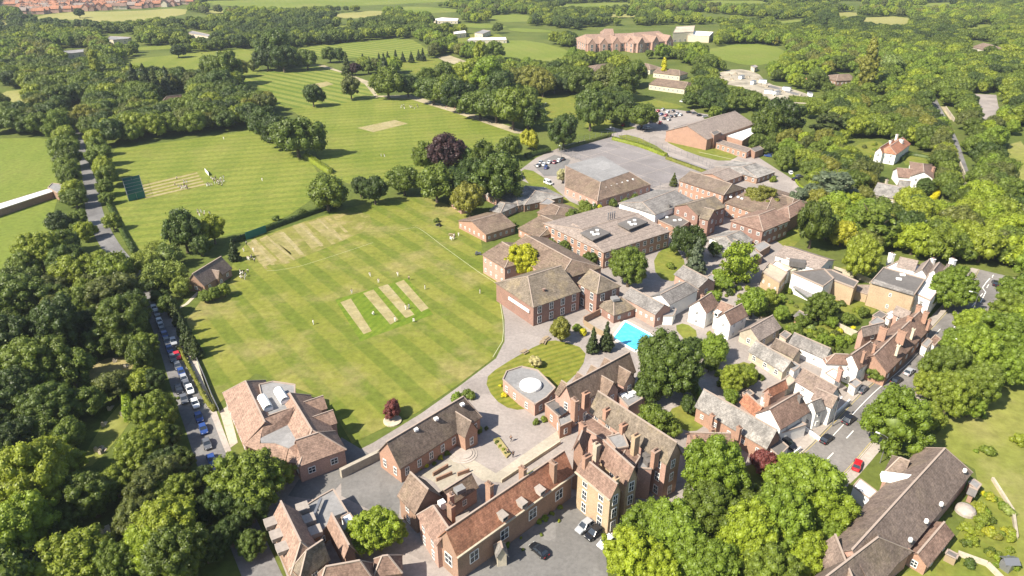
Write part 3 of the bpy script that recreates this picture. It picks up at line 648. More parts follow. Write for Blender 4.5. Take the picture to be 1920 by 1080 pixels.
grove('tree of the avenue on the right of the lane', 'avenue trees right of the lane', [(160, 222, 44, 'o'), (168, 240, 40), (176, 258, 40), (178, 275, 38), (186, 292, 38), (192, 308, 36), (193, 322, 36), (202, 334, 36, 'd'), (196, 352, 34), (210, 416, 34), (200, 372, 24)], 'g')
grove('tree in the dense wood left of the lane', 'trees of the wood left of the lane', [
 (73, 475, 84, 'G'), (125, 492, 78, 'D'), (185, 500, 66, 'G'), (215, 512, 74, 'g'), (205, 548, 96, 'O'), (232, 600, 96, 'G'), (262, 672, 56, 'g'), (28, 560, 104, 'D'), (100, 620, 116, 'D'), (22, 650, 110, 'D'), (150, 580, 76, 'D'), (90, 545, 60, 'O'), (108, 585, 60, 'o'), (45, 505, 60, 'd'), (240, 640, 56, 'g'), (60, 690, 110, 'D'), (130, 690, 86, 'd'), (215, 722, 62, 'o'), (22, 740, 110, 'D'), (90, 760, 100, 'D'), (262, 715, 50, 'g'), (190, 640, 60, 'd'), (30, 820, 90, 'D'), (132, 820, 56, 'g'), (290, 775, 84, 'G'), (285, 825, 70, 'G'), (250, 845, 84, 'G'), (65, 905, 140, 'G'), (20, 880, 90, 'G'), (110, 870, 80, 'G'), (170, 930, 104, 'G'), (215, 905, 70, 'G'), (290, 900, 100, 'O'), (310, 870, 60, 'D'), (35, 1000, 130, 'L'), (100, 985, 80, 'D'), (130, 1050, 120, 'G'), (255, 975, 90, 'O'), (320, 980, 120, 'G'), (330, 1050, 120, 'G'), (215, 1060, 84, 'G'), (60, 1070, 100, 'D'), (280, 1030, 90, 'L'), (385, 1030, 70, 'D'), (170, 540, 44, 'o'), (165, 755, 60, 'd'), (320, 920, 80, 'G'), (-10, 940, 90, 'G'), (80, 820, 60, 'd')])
grove('tall tree shading the parked cars on the lane', 'tall trees shading the lane cars', [(240, 555, 50, 'G'), (256, 600, 52, 'D'), (270, 650, 50, 'G'), (288, 710, 50, 'D'), (302, 760, 50, 'G'), (318, 815, 54, 'D'), (335, 865, 54, 'G')])
grove('broad tree at the corner of the new salmon-roofed building', 'trees behind the salmon-roofed building', [(460, 905, 124, 'G'), (505, 890, 70, 'G'), (430, 945, 80, 'D'), (470, 950, 80, 'D')])
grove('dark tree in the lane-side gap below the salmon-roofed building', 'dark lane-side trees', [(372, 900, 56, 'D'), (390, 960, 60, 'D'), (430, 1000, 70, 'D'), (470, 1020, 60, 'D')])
grove('dark oak in the clump between nets field and middle field', 'dark oak clump between the fields', [(497, 228, 60, 'd'), (525, 248, 62, 'd'), (555, 256, 80, 'd')])
grove('dark tree on the field edge right of the big oak', 'pair of dark trees at the field edge', [(675, 352, 38, 'd'), (702, 360, 50, 'd')])
grove('tree in the clump around the copper beech', 'clump around the copper beech', [(797, 300, 50, 'd'), (818, 346, 72, 'd'), (855, 345, 62, 'd'), (905, 308, 70, 'g'), (932, 345, 80, 'd'), (955, 276, 48, 'g'), (885, 330, 60, 'd'), (870, 300, 50, 'd')])
grove('dark tree in the line along the far edge of the middle cricket field', 'tree line beyond the middle cricket field', [(727, 158, 56, 'd'), (764, 160, 44, 'd'), (812, 168, 54, 'd'), (838, 172, 56, 'd'), (862, 182, 60, 'd'), (900, 192, 64, 'd'), (930, 200, 62, 'd'), (962, 208, 70, 'd'), (990, 212, 60, 'd'), (800, 150, 40, 'g'), (830, 145, 44, 'g')])
grove('tree in the belt behind the field-edge tree line', 'second belt of trees behind the middle field', [(870, 140, 44, 'g'), (918, 138, 60, 'l'), (950, 135, 40, 'g'), (968, 150, 46, 'o'), (1000, 146, 56, 'o'), (1018, 160, 44, 'o'), (1040, 158, 34, 'd'), (940, 165, 50, 'd'), (900, 100, 34, 'g'), (925, 95, 34, 'g'), (1075, 120, 34, 'g'), (1060, 140, 36, 'd'), (1085, 160, 44, 'g'), (1140, 150, 56, 'o'), (1170, 160, 56, 'g'), (1192, 140, 44, 'g'), (1155, 185, 26, 'o'), (1175, 178, 26, 'o'), (1150, 218, 24, 'd'), (1160, 125, 40, 'g')])
grove('small tree in the young row across the far field', 'young trees across the far field', [(u, v, 12, 'c') for u, v in ((680, 110), (692, 116), (711, 112), (727, 106), (742, 107), (755, 106), (771, 107), (785, 103), (793, 104))] + [(665, 130, 22, 'p'), (690, 125, 26, 'd'), (720, 122, 24, 'c'), (650, 122, 22, 'c')])
grove('dark tree in the clump at the left end of the upper cricket field', 'clump left of the upper cricket field', [(425, 130, 60, 'd'), (400, 135, 50, 'g'), (447, 128, 34, 'o'), (515, 95, 60, 'd'), (500, 110, 44, 'd'), (530, 112, 44, 'd'), (575, 112, 36, 'd'), (618, 102, 30, 'd'), (635, 105, 24, 'd'), (410, 155, 50, 'd')])
grove('dark conifer in the group in front of the far pale field', 'dark conifers in the left wood', [(252, 152, 34, 'c'), (272, 150, 36, 'c'), (312, 150, 30, 'c'), (290, 155, 30, 'c')])
grove('small tree beside the hipped grey school roofs', 'small trees between school blocks', [(1072, 408, 28, 'g'), (1098, 398, 30, 'g'), (1058, 462, 22, 'g'), (1108, 486, 28, 'g'), (1118, 385, 14, 'v'), (1150, 380, 20, 's'), (1172, 375, 20, 's'), (1190, 370, 20, 's'), (1125, 388, 12, 'u'), (1340, 470, 26, 'd'), (1348, 515, 24, 'l'), (1257, 497, 18, 's'), (963, 420, 14, 's'), (1035, 455, 26, 's')])
grove('yellow clipped bush in the bed along the chapel wall', 'yellow clipped bushes by the chapel', [(799, 872, 12, 'u'), (826, 857, 12, 'u')])
grove('green clipped bush in the bed along the chapel wall', 'green clipped bushes by the chapel', [(788, 876, 11, 's'), (814, 868, 10, 's'), (838, 848, 14, 's'), (900, 808, 12, 's'), (912, 802, 10, 's')])
grove('yellow bush beside the flat roof with the white dome', 'yellow bushes by the domed roof', [(945, 740, 12, 'u'), (1036, 790, 11, 'u'), (938, 722, 8, 'u')])
grove('green bush on the garden front of the mansion', 'bushes round the mansion', [(1005, 790, 16, 's'), (1020, 785, 14, 's'), (1010, 976, 14, 'n'), (1022, 970, 16, 'n'), (1035, 962, 10, 's'), (1050, 950, 12, 's'), (950, 1020, 14, 'n'), (980, 1030, 8, 's'), (1015, 1002, 8, 's'), (1048, 976, 8, 's'), (977, 1008, 7, 's'), (895, 800, 20, 'n'), (952, 700, 14, 'n'), (1150, 940, 16, 'n'), (858, 742, 30, 'n'), (878, 738, 26, 's')])
grove('flowering bush in the cottage garden below the long brown roof', 'bushes of the right-hand cottage garden', [(1850, 958, 20, 'n'), (1838, 985, 20, 's'), (1862, 975, 16, 's'), (1880, 1000, 14, 's'), (1895, 1030, 18, 's'), (1870, 1045, 16, 'n'), (1825, 930, 16, 's'), (1845, 925, 12, 'u'), (1890, 960, 12, 'v'), (1800, 990, 12, 's'), (1815, 1005, 12, 's'), (1900, 1000, 16, 'n'), (1860, 990, 12, 'u')])
grove('bush growing alone in the rough meadow', 'bushes in the rough meadow', [(1853, 842, 26, 's'), (1912, 822, 30, 's'), (1830, 845, 10, 'n'), (1845, 780, 12, 'n')])
grove('cottage-garden bush behind the street terrace', 'bushes behind the street terrace', [(1480, 615, 16, 'n'), (1500, 640, 16, 's'), (1520, 620, 14, 'n'), (1540, 618, 14, 's'), (1555, 650, 16, 's'), (1575, 620, 14, 'u'), (1590, 635, 16, 'n'), (1600, 615, 12, 'u'), (1610, 600, 12, 's'), (1570, 600, 14, 'v'), (1550, 590, 12, 'v'), (1530, 665, 12, 's'), (1590, 590, 12, 's'), (1430, 590, 16, 's'), (1370, 690, 20, 'n'), (1350, 700, 20, 's'), (1330, 625, 12, 's'), (1325, 535, 14, 'n'), (1340, 545, 14, 'u'), (1375, 545, 12, 's'), (1400, 525, 14, 's'), (1480, 545, 14, 's'), (1450, 530, 16, 's'), (1630, 565, 14, 'n')])
T(773, 955, 20, 'u', 'bright yellow-green bush along the chapel yard wall', mat='y')
T(1093, 622, 18, 'u', 'yellow bush next to the pool fence', mat='y')
T(1082, 612, 20, 'n', 'bright green bush next to the pool fence')
T(1450, 335, 16, 's', 'bush beside the small school office')
# hedges: leafy boxes along a line, each a thing of its own
def hedge(px, wd, h, k, label, mat=None):
    pts = resample(wpoly(px), 1.2); c = []
    for i, p in enumerate(pts):
        for _ in range(int(26*wd*max(1, h)/2)):
            a = random.uniform(-.5, .5); c.append((p[0]+random.uniform(-.7, .7), p[1]+a*wd+random.uniform(-.1, .1), random.uniform(.1, h)*1.0))
    c = np.array(c); o3 = np.array([*pts[0], 0]); nr = unit(np.random.normal(size=c.shape)+np.array([0, 0, .6]))
    mb = MB(); q = ribbon(pts, wd*.8); mb.prism(q, 0.0, h*.85)
    ev = np.array(mb.v)-o3; ef = []
    for f in mb.f[:-2]: ef += [(f[0], f[1], f[2]), (f[0], f[2], f[3])]
    n = len(pts)
    k0 = 2*n; m_ = len(q)
    for i in range(n-1): ef += [(m_+i, m_+i+1, m_+m_-2-i), (m_+i, m_+m_-2-i, m_+m_-1-i)]
    me = quads_mesh('hedge', c-o3, nr, np.random.uniform(.3, .6, len(c)), LEAF[mat or k], (ev, np.array(ef)))
    o = inst('hedge', me, None, tuple(o3)); return tag(o, label, 'hedge')
hedge([(168, 300), (208, 395), (250, 475)], 1.8, 2.0, 'd', 'dark hedge along the right of the lane')
hedge([(440, 455), (520, 425), (590, 400), (640, 385)], 2, 2.0, 'd', 'dark hedge between the nets field and the practice strips')
hedge([(575, 295), (600, 312), (620, 325)], 4, 2.5, 'g', 'thick short hedge above the big oak')
hedge([(1150, 262), (1200, 275), (1248, 293)], 3.5, 1.8, 'g', 'clipped hedge along the top of the play court')
hedge([(1250, 298), (1300, 316), (1328, 326)], 2.5, 1.6, 'o', 'brownish hedge at the right edge of the play court')
hedge([(1050, 282), (1095, 270), (1145, 256)], 1.6, 2.0, 'o', 'scrubby hedge along the far left edge of the play court')
hedge([(985, 296), (1030, 285)], 3, 2.5, 'd', 'dark hedge by the small car park')
hedge([(335, 655), (360, 700), (385, 750), (402, 772)], 1.0, 1.4, 'd', 'low hedge between lane pavement and cricket field', 'o')
hedge([(1710, 372), (1735, 382), (1752, 374), (1758, 362)], 3, 2.5, 'y', 'bright yellow-green curved hedge round the dome tree', 'y')
hedge([(1690, 302), (1705, 292), (1750, 300)], 2, 2, 'd', 'dark hedge between the two right-hand houses')
hedge([(1300, 730), (1315, 755), (1330, 785)], 2.2, 2.2, 'g', 'hedge along the long grey slate building', 'l')
hedge([(240, 750), (242, 790)], 2.4, 3.4, 'l', 'tall clipped bright hedge standing in the graveyard')
hedge([(1480, 190), (1560, 195), (1640, 205), (1700, 205)], 5, 4, 'd', 'long dark hedge below the building site', 'g')
hedge([(1485, 325), (1500, 350), (1530, 362)], 1.2, 1.0, 'y', 'low yellow-green hedge edging the school drive', 'l')
hedge([(540, 165), (590, 205)], 1.0, 1.0, 'g', 'thin scrub line at the foot of the upper cricket field') if False else None
# ---------------------------------------------------------------- fills: woods whose nearest trees are trees, the rest one far wood
FILL = []
def near_planted(x, y, r):
    return any((x-a)**2+(y-b)**2 < (rr*.6+r*.5)**2 for a, b, rr in NPL)
BOX = []
def blocked(x, y, ww):
    if len(BOX) != len(FIELDS):
        BOX.clear(); BOX.extend((min(p[0] for p in f)-8, max(p[0] for p in f)+8, min(p[1] for p in f)-8, max(p[1] for p in f)+8, f) for f in FIELDS)
    h = ww*.95; tests = [(x+a*ww*.42, y+b*ww*.42) for a, b in ((0, 0), (1, 0), (-1, 0), (0, 1), (0, -1))]
    for hh in (h*.5, h*.85): k = CAM_H/(CAM_H-hh); tests.append((x*k, y*k))       # would it hide a lawn, road or house that can be seen from the air?
    for x0, x1, y0, y1, f in BOX:
        for a, b in tests:
            if x0 < a < x1 and y0 < b < y1 and inpoly(a, b, f): return True
    return False
def fill(px, sp, ks, label, group, w=(8, 13), seed=1):
    rd = random.Random(seed); pl = wpoly(px); xs = [p[0] for p in pl]; ys = [p[1] for p in pl]; pts = []
    nx = int((max(xs)-min(xs))/sp)+1; ny = int((max(ys)-min(ys))/sp)+1
    for i in range(nx):
        for j in range(ny):
            x = min(xs)+(i+(j % 2)*.5+rd.uniform(-.32, .32))*sp; y = min(ys)+(j+rd.uniform(-.32, .32))*sp
            if not inpoly(x, y, pl): continue
            ww = rd.uniform(*w)
            if blocked(x, y, ww): continue
            if near_planted(x, y, ww/2): continue
            FILL.append((x, y, ww, rd.choice(ks), label, group))
def fill_all_after_buildings():
    for q in ([(1172, 112), (1225, 112), (1300, 128), (1302, 170), (1215, 170), (1180, 140)], [(1092, 52), (1345, 46), (1345, 74), (1270, 84), (1095, 92)], [(196, 64), (255, 66), (255, 82), (196, 82)], [(348, 56), (402, 64), (402, 76), (350, 70)], [(808, 28), (864, 32), (864, 46), (808, 44)], [(1500, 144), (1518, 144), (1518, 156), (1500, 156)], [(1640, 182), (1672, 182), (1672, 196), (1640, 196)], [(1562, 138), (1610, 138), (1610, 156), (1562, 156)], [(1816, 76), (1858, 80), (1855, 100), (1816, 94)], [(112, 92), (168, 92), (168, 104), (112, 104)], [(298, 178), (350, 176), (350, 192), (298, 192)]): FIELDS.append(wpoly(q))
    fill([(0, 140), (200, 128), (300, 140), (400, 140), (500, 175), (505, 215), (480, 240), (300, 262), (215, 275), (200, 262), (150, 230), (110, 260), (0, 262)], 9, 'gddgodgt', 'tree in the mixed wood above the nets field', 'mixed wood above the nets field', (10, 15), 2)
    fill([(1580, 195), (1700, 205), (1725, 240), (1740, 280), (1600, 260), (1480, 205)], 8, 'gggdo', 'tree in the wood behind the white right-hand house', 'wood behind the white right-hand house', (9, 13), 3)
    fill([(1800, 330), (1880, 290), (1930, 420), (1930, 570), (1880, 540), (1830, 500), (1800, 560), (1760, 500), (1700, 480), (1640, 470), (1600, 420), (1680, 385), (1780, 400), (1820, 370)], 8, 'glgglodg', 'tree in the wood between the white villa and the upper road', 'wood above the white villa', (9, 14), 4)
    fill([(1490, 320), (1640, 300), (1640, 380), (1560, 420), (1500, 400)], 8, 'ggdgo', 'garden tree beside the large cedar', 'garden trees round the large cedar', (8, 12), 5)
    fill([(1390, 290), (1480, 262), (1640, 262), (1640, 300), (1560, 315), (1500, 320)], 9, 'glgo', 'garden tree left of the white right-hand house', 'garden trees left of the white right-hand house', (6, 10), 6)
    fill([(1800, 200), (1900, 230), (1890, 290), (1810, 300)], 10, 'glgo', 'tree beside the gravel car park on the right', 'trees by the gravel car park', (8, 12), 7)
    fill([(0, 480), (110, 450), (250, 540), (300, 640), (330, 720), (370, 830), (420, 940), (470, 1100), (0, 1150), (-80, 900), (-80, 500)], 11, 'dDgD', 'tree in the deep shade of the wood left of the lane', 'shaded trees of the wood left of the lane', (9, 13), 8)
    fill([(1080, 1100), (1250, 1040), (1500, 1080), (1500, 1180), (1100, 1200)], 11, 'L', 'broad tree at the bottom edge of the mansion front', 'bottom edge trees', (10, 13), 9)
    fill([(1560, 400), (1700, 400), (1790, 430), (1840, 470), (1830, 520), (1790, 500), (1720, 480), (1600, 460), (1500, 470), (1490, 430)], 8, 'glgol', 'tree behind the white villa', 'trees behind the white villa', (8, 12), 11)
    fill([(1700, 200), (1740, 200), (1800, 330), (1780, 400), (1720, 300)], 8, 'glgdo', 'tree along the left of the upper road', 'trees along the upper road', (8, 12), 12)
    fill([(1870, 470), (1935, 470), (1935, 560), (1905, 560), (1880, 520)], 8, 'lg', 'tree at the right end of the street', 'trees at the right end of the street', (9, 12), 13)
    for ai, (px, cnt_, lb) in enumerate((([(1480, 600), (1530, 590), (1640, 640), (1570, 670), (1500, 645)], 46, 'small bush in the walled gardens behind the terrace'), ([(1415, 535), (1500, 575), (1640, 560), (1650, 580), (1560, 600), (1420, 600)], 40, 'small bush in the gardens below the modern houses'), ([(1362, 690), (1405, 675), (1430, 712), (1385, 735), (1340, 740)], 16, 'small bush in the cottage garden by the barn drive'), ([(1320, 525), (1400, 515), (1420, 560), (1350, 560)], 16, 'small bush between the white gabled house and the yellow brick house'), ([(1800, 960), (1830, 920), (1880, 935), (1905, 1000), (1900, 1080), (1800, 1060)], 34, 'small plant in the flower beds of the bottom right garden'), ([(1600, 270), (1640, 262), (1660, 300), (1610, 320)], 10, 'small bush in the garden of the orange-roofed white house'))):
        rs = random.Random(77+ai); pl = wpoly(px); k = 0; tries = 0; hs = [f for f in FIELDS[-400:]]
        while k < cnt_ and tries < 900:
            tries += 1; x = rs.uniform(min(q[0] for q in pl), max(q[0] for q in pl)); y = rs.uniform(min(q[1] for q in pl), max(q[1] for q in pl))
            if not inpoly(x, y, pl) or any(inpoly(x, y, f) for f in HOUSES): continue
            plant(x, y, rs.uniform(.4, 1.0), rs.choice('ssnnsuv'), lb, 'bushes: '+lb[9:45], mat=rs.choice('gglldtoz')); k += 1
    n = 0; far = []
    FILL.sort(key=lambda q: q[0]**2+q[1]**2); budget = 300-TCOUNT.get('broadleaf_tree', 0)
    for x, y, ww, k, lb, gr in FILL:
        nm, cat, w0, zc, _, _ = kind_of(k)
        if n < budget: plant(x, y, ww/w0, k, lb, gr); n += (nm == 'broadleaf_tree')
        else: far.append((x, y, ww, k))
    # the far wood
    rd = random.Random(5); pts = [(x, y, ww/10, 'gdloct'.find(k.lower()) if k.lower() in 'gdlo' else 0) for x, y, ww, k in far]
    y = 300.0
    while y < 2500:
        sp = 9.5 if y < 900 else 12; x = -.86*y-60
        while x < .86*y+60:
            px, py = x+rd.uniform(-.4, .4)*sp, y+rd.uniform(-.4, .4)*sp; x += sp
            u, v = proj(px, py); lim = np.interp(u, [0, 200, 420, 520, 640, 800, 900, 1000, 1150, 1300, 1400, 1700, 1920], [140, 128, 150, 130, 125, 150, 172, 240, 245, 235, 215, 215, 240])
            if v > lim: continue
            ww = rd.uniform(8, 14)
            # open clearings: real gaps between the woods
            if math.sin(px*.011+1.3)*math.sin(py*.009+px*.004)+.35*math.sin(px*.031+py*.027) > .56 and py > 600: continue
            if blocked(px, py, ww): continue
            if near_planted(px, py, ww/2): continue
            c = math.sin(px*.017)+math.sin(py*.013+2)+rd.uniform(-1, 1)
            pts.append((px, py, ww/10, 1 if c > .9 else 0 if c > -.9 else 2 if c > -2.0 else 3))
        y += sp
    me = bpy.data.meshes.new('far_wood'); me.from_pydata([(a, b, 0) for a, b, _, _ in pts], [], [])
    at = me.attributes.new('scl', 'FLOAT', 'POINT'); at.data.foreach_set('value', [p[2] for p in pts])
    at = me.attributes.new('idx', 'INT', 'POINT'); at.data.foreach_set('value', [p[3] for p in pts])
    at = me.attributes.new('rot', 'FLOAT', 'POINT'); at.data.foreach_set('value', [rd.uniform(0, 6.28) for p in pts])
    o = bpy.data.objects.new('far_wood', me); COL.objects.link(o); tag(o, 'far woodland stretching to the horizon beyond the playing fields', 'woodland', kind='stuff')
    ng = bpy.data.node_groups.new('far_wood', 'GeometryNodeTree'); ng.interface.new_socket('Geometry', in_out='INPUT', socket_type='NodeSocketGeometry'); ng.interface.new_socket('Geometry', in_out='OUTPUT', socket_type='NodeSocketGeometry')
    gi = ng.nodes.new('NodeGroupInput'); go = ng.nodes.new('NodeGroupOutput'); iop = ng.nodes.new('GeometryNodeInstanceOnPoints'); jn = ng.nodes.new('GeometryNodeJoinGeometry')
    srcs = []
    for kk, mt in zip(range(4), 'gdlo'):             # four trees really standing at the wood's near edge lend their crowns
        e = plant(*[(-700, 900), (-650, 1100), (700, 1000), (760, 1150)][kk], 1.2, 'g', 'edge tree of the far woodland', 'edge trees of the far woodland', mat=mt)
        cr = [c for c in e.children if c.name.startswith('crown')][0]
        m2 = BR[kk].copy(); m2.materials.clear(); m2.materials.append(LEAF[mt]); cr.data = m2; srcs.append(cr)
    for s in reversed(srcs):
        oi = ng.nodes.new('GeometryNodeObjectInfo'); oi.inputs['Object'].default_value = s; oi.inputs['As Instance'].default_value = True; ng.links.new(oi.outputs['Geometry'], jn.inputs[0])
    def attr(nm_, ty):
        a = ng.nodes.new('GeometryNodeInputNamedAttribute'); a.data_type = ty; a.inputs[0].default_value = nm_; return [s for s in a.outputs if s.name == 'Attribute' and s.enabled][0]
    ng.links.new(gi.outputs[0], iop.inputs['Points']); ng.links.new(jn.outputs[0], iop.inputs['Instance']); iop.inputs['Pick Instance'].default_value = True
    ng.links.new(attr('idx', 'INT'), iop.inputs['Instance Index']); ng.links.new(attr('scl', 'FLOAT'), iop.inputs['Scale'])
    cx = ng.nodes.new('ShaderNodeCombineXYZ'); ng.links.new(attr('rot', 'FLOAT'), cx.inputs[2]); ng.links.new(cx.outputs[0], iop.inputs['Rotation'])
    ng.links.new(iop.outputs[0], go.inputs[0]); md = o.modifiers.new('wood', 'NODES'); md.node_group = ng
    print('trees', TCOUNT, 'far points', len(pts), 'individual fill', n)
# ---------------------------------------------------------------- BUILDINGS
WMESH = {}; HOUSES = []
def window_mesh(wd, ht, far):
    k = (wd, ht, far)
    if k not in WMESH:
        f = MB(); g = MB(); t = .11                       # local: x along wall, y outward, z up; frame bars round a pane
        for x in (-wd/2+t/2, 0, wd/2-t/2): f.box((x, .04, 0), t if x else .07, .16, ht)
        for z in (0, ht*.5, ht-t): f.box((0, .045, z), wd-.02, .14, t if z != ht*.5 else .07)
        g.box((0, 0, .02), wd-.04, .1, ht-.04)
        if far:
            for v_, f_, m_ in ((g.v, g.f, 1),):
                n = len(f.v); f.v += v_; f.f += [tuple(i+n for i in q) for q in f_]; f.m += [m_]*len(f_)
            WMESH[k] = (f.mesh('window', [M['frame'], M['glass']]), None)
        else: WMESH[k] = (f.mesh('window', [M['frame']]), g.mesh('pane', [M['glass']]))
    return WMESH[k]
class Bld:
    def __init__(s, name, label, wall, roof, cat='house', group=None, detail=2):
        s.name, s.label, s.cat, s.group = name, label, cat, group; s.wm = M[wall]; s.rm = M[roof]; s.W = MB(); s.Rf = MB(); s.Rd = MB(); s.walls = []; s.later = []; s.detail = detail; s.j = 0
        s.extra = []
    def wing(s, A, B, RA, RB, ze, zr, over=.35, roof=None, win=True, z0=0, gable='', cross=()):
        s.j += 1; ze += .013*s.j; zr += .017*s.j
        a = P(*A, ze); b = P(*B, ze); ra = P(*RA, zr); rb = P(*RB, zr)
        a2, b2 = Vector(a[:2]), Vector(b[:2]); d = (b2-a2).normalized(); n = Vector((-d.y, d.x)); mid = (Vector(ra[:2])+Vector(rb[:2]))/2
        if (mid-a2).dot(n) < 0: n = -n
        hw = max(1.2, (mid-a2).dot(n)); L = (b2-a2).length
        ta = (Vector(ra[:2])-a2).dot(d); tb = (Vector(rb[:2])-a2).dot(d)
        ta = 0 if ta < 1.6 else min(ta, L*.48); tb = L if tb > L-1.6 else max(tb, L*.52)
        if 'a' in gable: ta = 0
        if 'b' in gable: tb = L
        def q(t, w_, z): p = a2+d*t+n*w_; return (p.x, p.y, z)
        rA, rB = q(ta, hw, zr), q(tb, hw, zr); e = [q(0, 0, ze), q(L, 0, ze), q(L, 2*hw, ze), q(0, 2*hw, ze)]
        rf = s.Rf
        rf.slab([e[0], e[1], rB, rA]); rf.slab([e[2], e[3], rA, rB])
        if ta > 0: rf.slab([e[3], e[0], rA])
        if tb < L: rf.slab([e[1], e[2], rB])
        up = Vector((0, 0, .05)); V3 = Vector
        s.Rd.bar(V3(rA)+up, V3(rB)+up, .34, .16)
        if ta > 0:
            s.Rd.bar(V3(e[0])+up, V3(rA)+up, .26, .14); s.Rd.bar(V3(e[3])+up, V3(rA)+up, .26, .14)
        if tb < L:
            s.Rd.bar(V3(e[1])+up, V3(rB)+up, .26, .14); s.Rd.bar(V3(e[2])+up, V3(rB)+up, .26, .14)
        o = over; sl = (zr-ze)/hw; zt = ze+o*sl-.12
        c = [q(o, o, 0), q(L-o, o, 0), q(L-o, 2*hw-o, 0), q(o, 2*hw-o, 0)]
        s.W.prism([(p[0], p[1]) for p in c], z0, zt, cap=False)
        for t, flag in ((o, ta == 0), (L-o, tb == L)):
            if flag: s.W.face([q(t, o, zt), q(t, 2*hw-o, zt), q(t, hw, zr-.14)])
        if win:
            for i in range(4):
                p0, p1 = c[i], c[(i+1) % 4]; s.walls.append((V3(p0), V3(p1), V3(q(L/2, hw, 0)), zt))
        s.foot(c)
        fr = dict(a=a2, d=d, n=n, hw=hw, L=L, ze=ze, zr=zr, q=q)
        for (t, w_, zg, pr) in cross: s.cross(fr, t*L, w_, zg, pr)
        s.last = fr; return fr
    def eave_board(s, fr, mat='frame', w=.22):
        m = MB(); q = fr['q']; m.bar(q(0, -.12, fr['ze']-.05), q(fr['L'], -.12, fr['ze']-.05), w, .22); s.extra.append(('eaves_board', m, M[mat]))
    def foot(s, c):
        FIELDS.append([(p[0], p[1]) for p in c]); HOUSES.append(FIELDS[-1]); s.c0 = getattr(s, 'c0', None) or Vector((sum(p[0] for p in c)/len(c), sum(p[1] for p in c)/len(c), 0))
    def cross(s, fr, t, w_, zg, pr, side=0):
        q, hw, ze, zr = fr['q'], fr['hw'], fr['ze'], fr['zr']; sl = (zr-ze)/hw; back = min(hw, (zg-ze)/sl)
        sg = (lambda y: y) if side == 0 else (lambda y: 2*hw-y)
        A0, A1 = q(t-w_/2, sg(-pr), ze), q(t+w_/2, sg(-pr), ze); g0 = q(t, sg(-pr), zg+.03); g1 = q(t, sg(back), zg+.03)
        B0, B1 = q(t-w_/2, sg(0), ze), q(t+w_/2, sg(0), ze)
        s.Rf.slab([A0, B0, g1, g0], .15); s.Rf.slab([A1, g0, g1, B1], .15)
        o = .2; c = [q(t-w_/2+o, sg(-pr+o), 0), q(t+w_/2-o, sg(-pr+o), 0), q(t+w_/2-o, sg(.6), 0), q(t-w_/2+o, sg(.6), 0)]
        s.W.prism([(p[0], p[1]) for p in c], 0, ze-.05, cap=False)
        s.W.face([(*c[0][:2], ze-.05), (*c[1][:2], ze-.05), (*q(t, sg(-pr+o), 0)[:2], zg-.12)])
        s.Rd.bar(Vector(g0)+Vector((0, 0, .05)), Vector(g1)+Vector((0, 0, .05)), .25, .12)
        s.walls.append((Vector(c[0]), Vector(c[1]), Vector(q(t, sg(hw), 0)), ze-.05))
    def flat(s, px, z, roof='lead', parapet=.3, win=True, z0=0, wallmat=None):
        s.j += 1; z += .011*s.j; pl = [tuple(P(u, v, z))[:2] for u, v in px]; s.W.prism(pl, z0, z-.2, cap=False)
        m = MB(); m.prism(pl, z-.25, z); s.extra.append(('flat_roof', m, M[roof]))
        if parapet:
            for a, b in zip(pl, pl[1:]+pl[:1]): s.Rd.bar((*a, z+parapet*.4), (*b, z+parapet*.4), .28, parapet)
        cx = sum(p[0] for p in pl)/len(pl); cy = sum(p[1] for p in pl)/len(pl); s.foot([(p[0], p[1], 0) for p in pl])
        if win:
            for a, b in zip(pl, pl[1:]+pl[:1]): s.walls.append((Vector((*a, 0)), Vector((*b, 0)), Vector((cx, cy, 0)), z-.3))
        return z
    def facet(s, pts, mat=None, t=.18, name='roof_slope'):
        q = [P(u, v, z) for u, v, z in pts]
        if mat: m = MB(); m.slab(q, t); s.extra.append((name, m, M[mat]))
        else: s.Rf.slab(q, t)
    def block(s, name, u, v, z, dim, mat, rz=0):         # box standing with its base at height z under a pixel
        p = P(u, v, z); m = MB(); m.box(p, *dim, rz); s.extra.append((name, m, M[mat]))
    def chimney(s, u, v, z, h=2.2, wd=.9, dp=1.6, rz=0, mat='b_orange', pots=2):
        p = P(u, v, z); s.later.append((p, h*.62, wd*.8, dp*.8, rz, mat, pots))
    def dormer(s, u, v, z, rz, wd=1.6, h=1.5, dp=2.2, mt='white'):
        p = P(u, v, z); m = MB(); m.box(p, wd, dp, h, rz); m.slab([tuple(Vector(p)+Matrix.Rotation(rz, 3, 'Z') @ Vector(q)) for q in ((-wd*.6, -dp*.6, h), (wd*.6, -dp*.6, h), (wd*.6, dp*.5, h+.15), (-wd*.6, dp*.5, h+.15))], .14)
        s.extra.append(('dormer', m, M[mt])); g = MB(); c = Vector(p)+Matrix.Rotation(rz, 3, 'Z') @ Vector((0, -dp*.5-.02, h*.2)); g.box(c, wd*.7, .08, h*.6, rz); s.extra.append(('dormer_window', g, M['glass']))
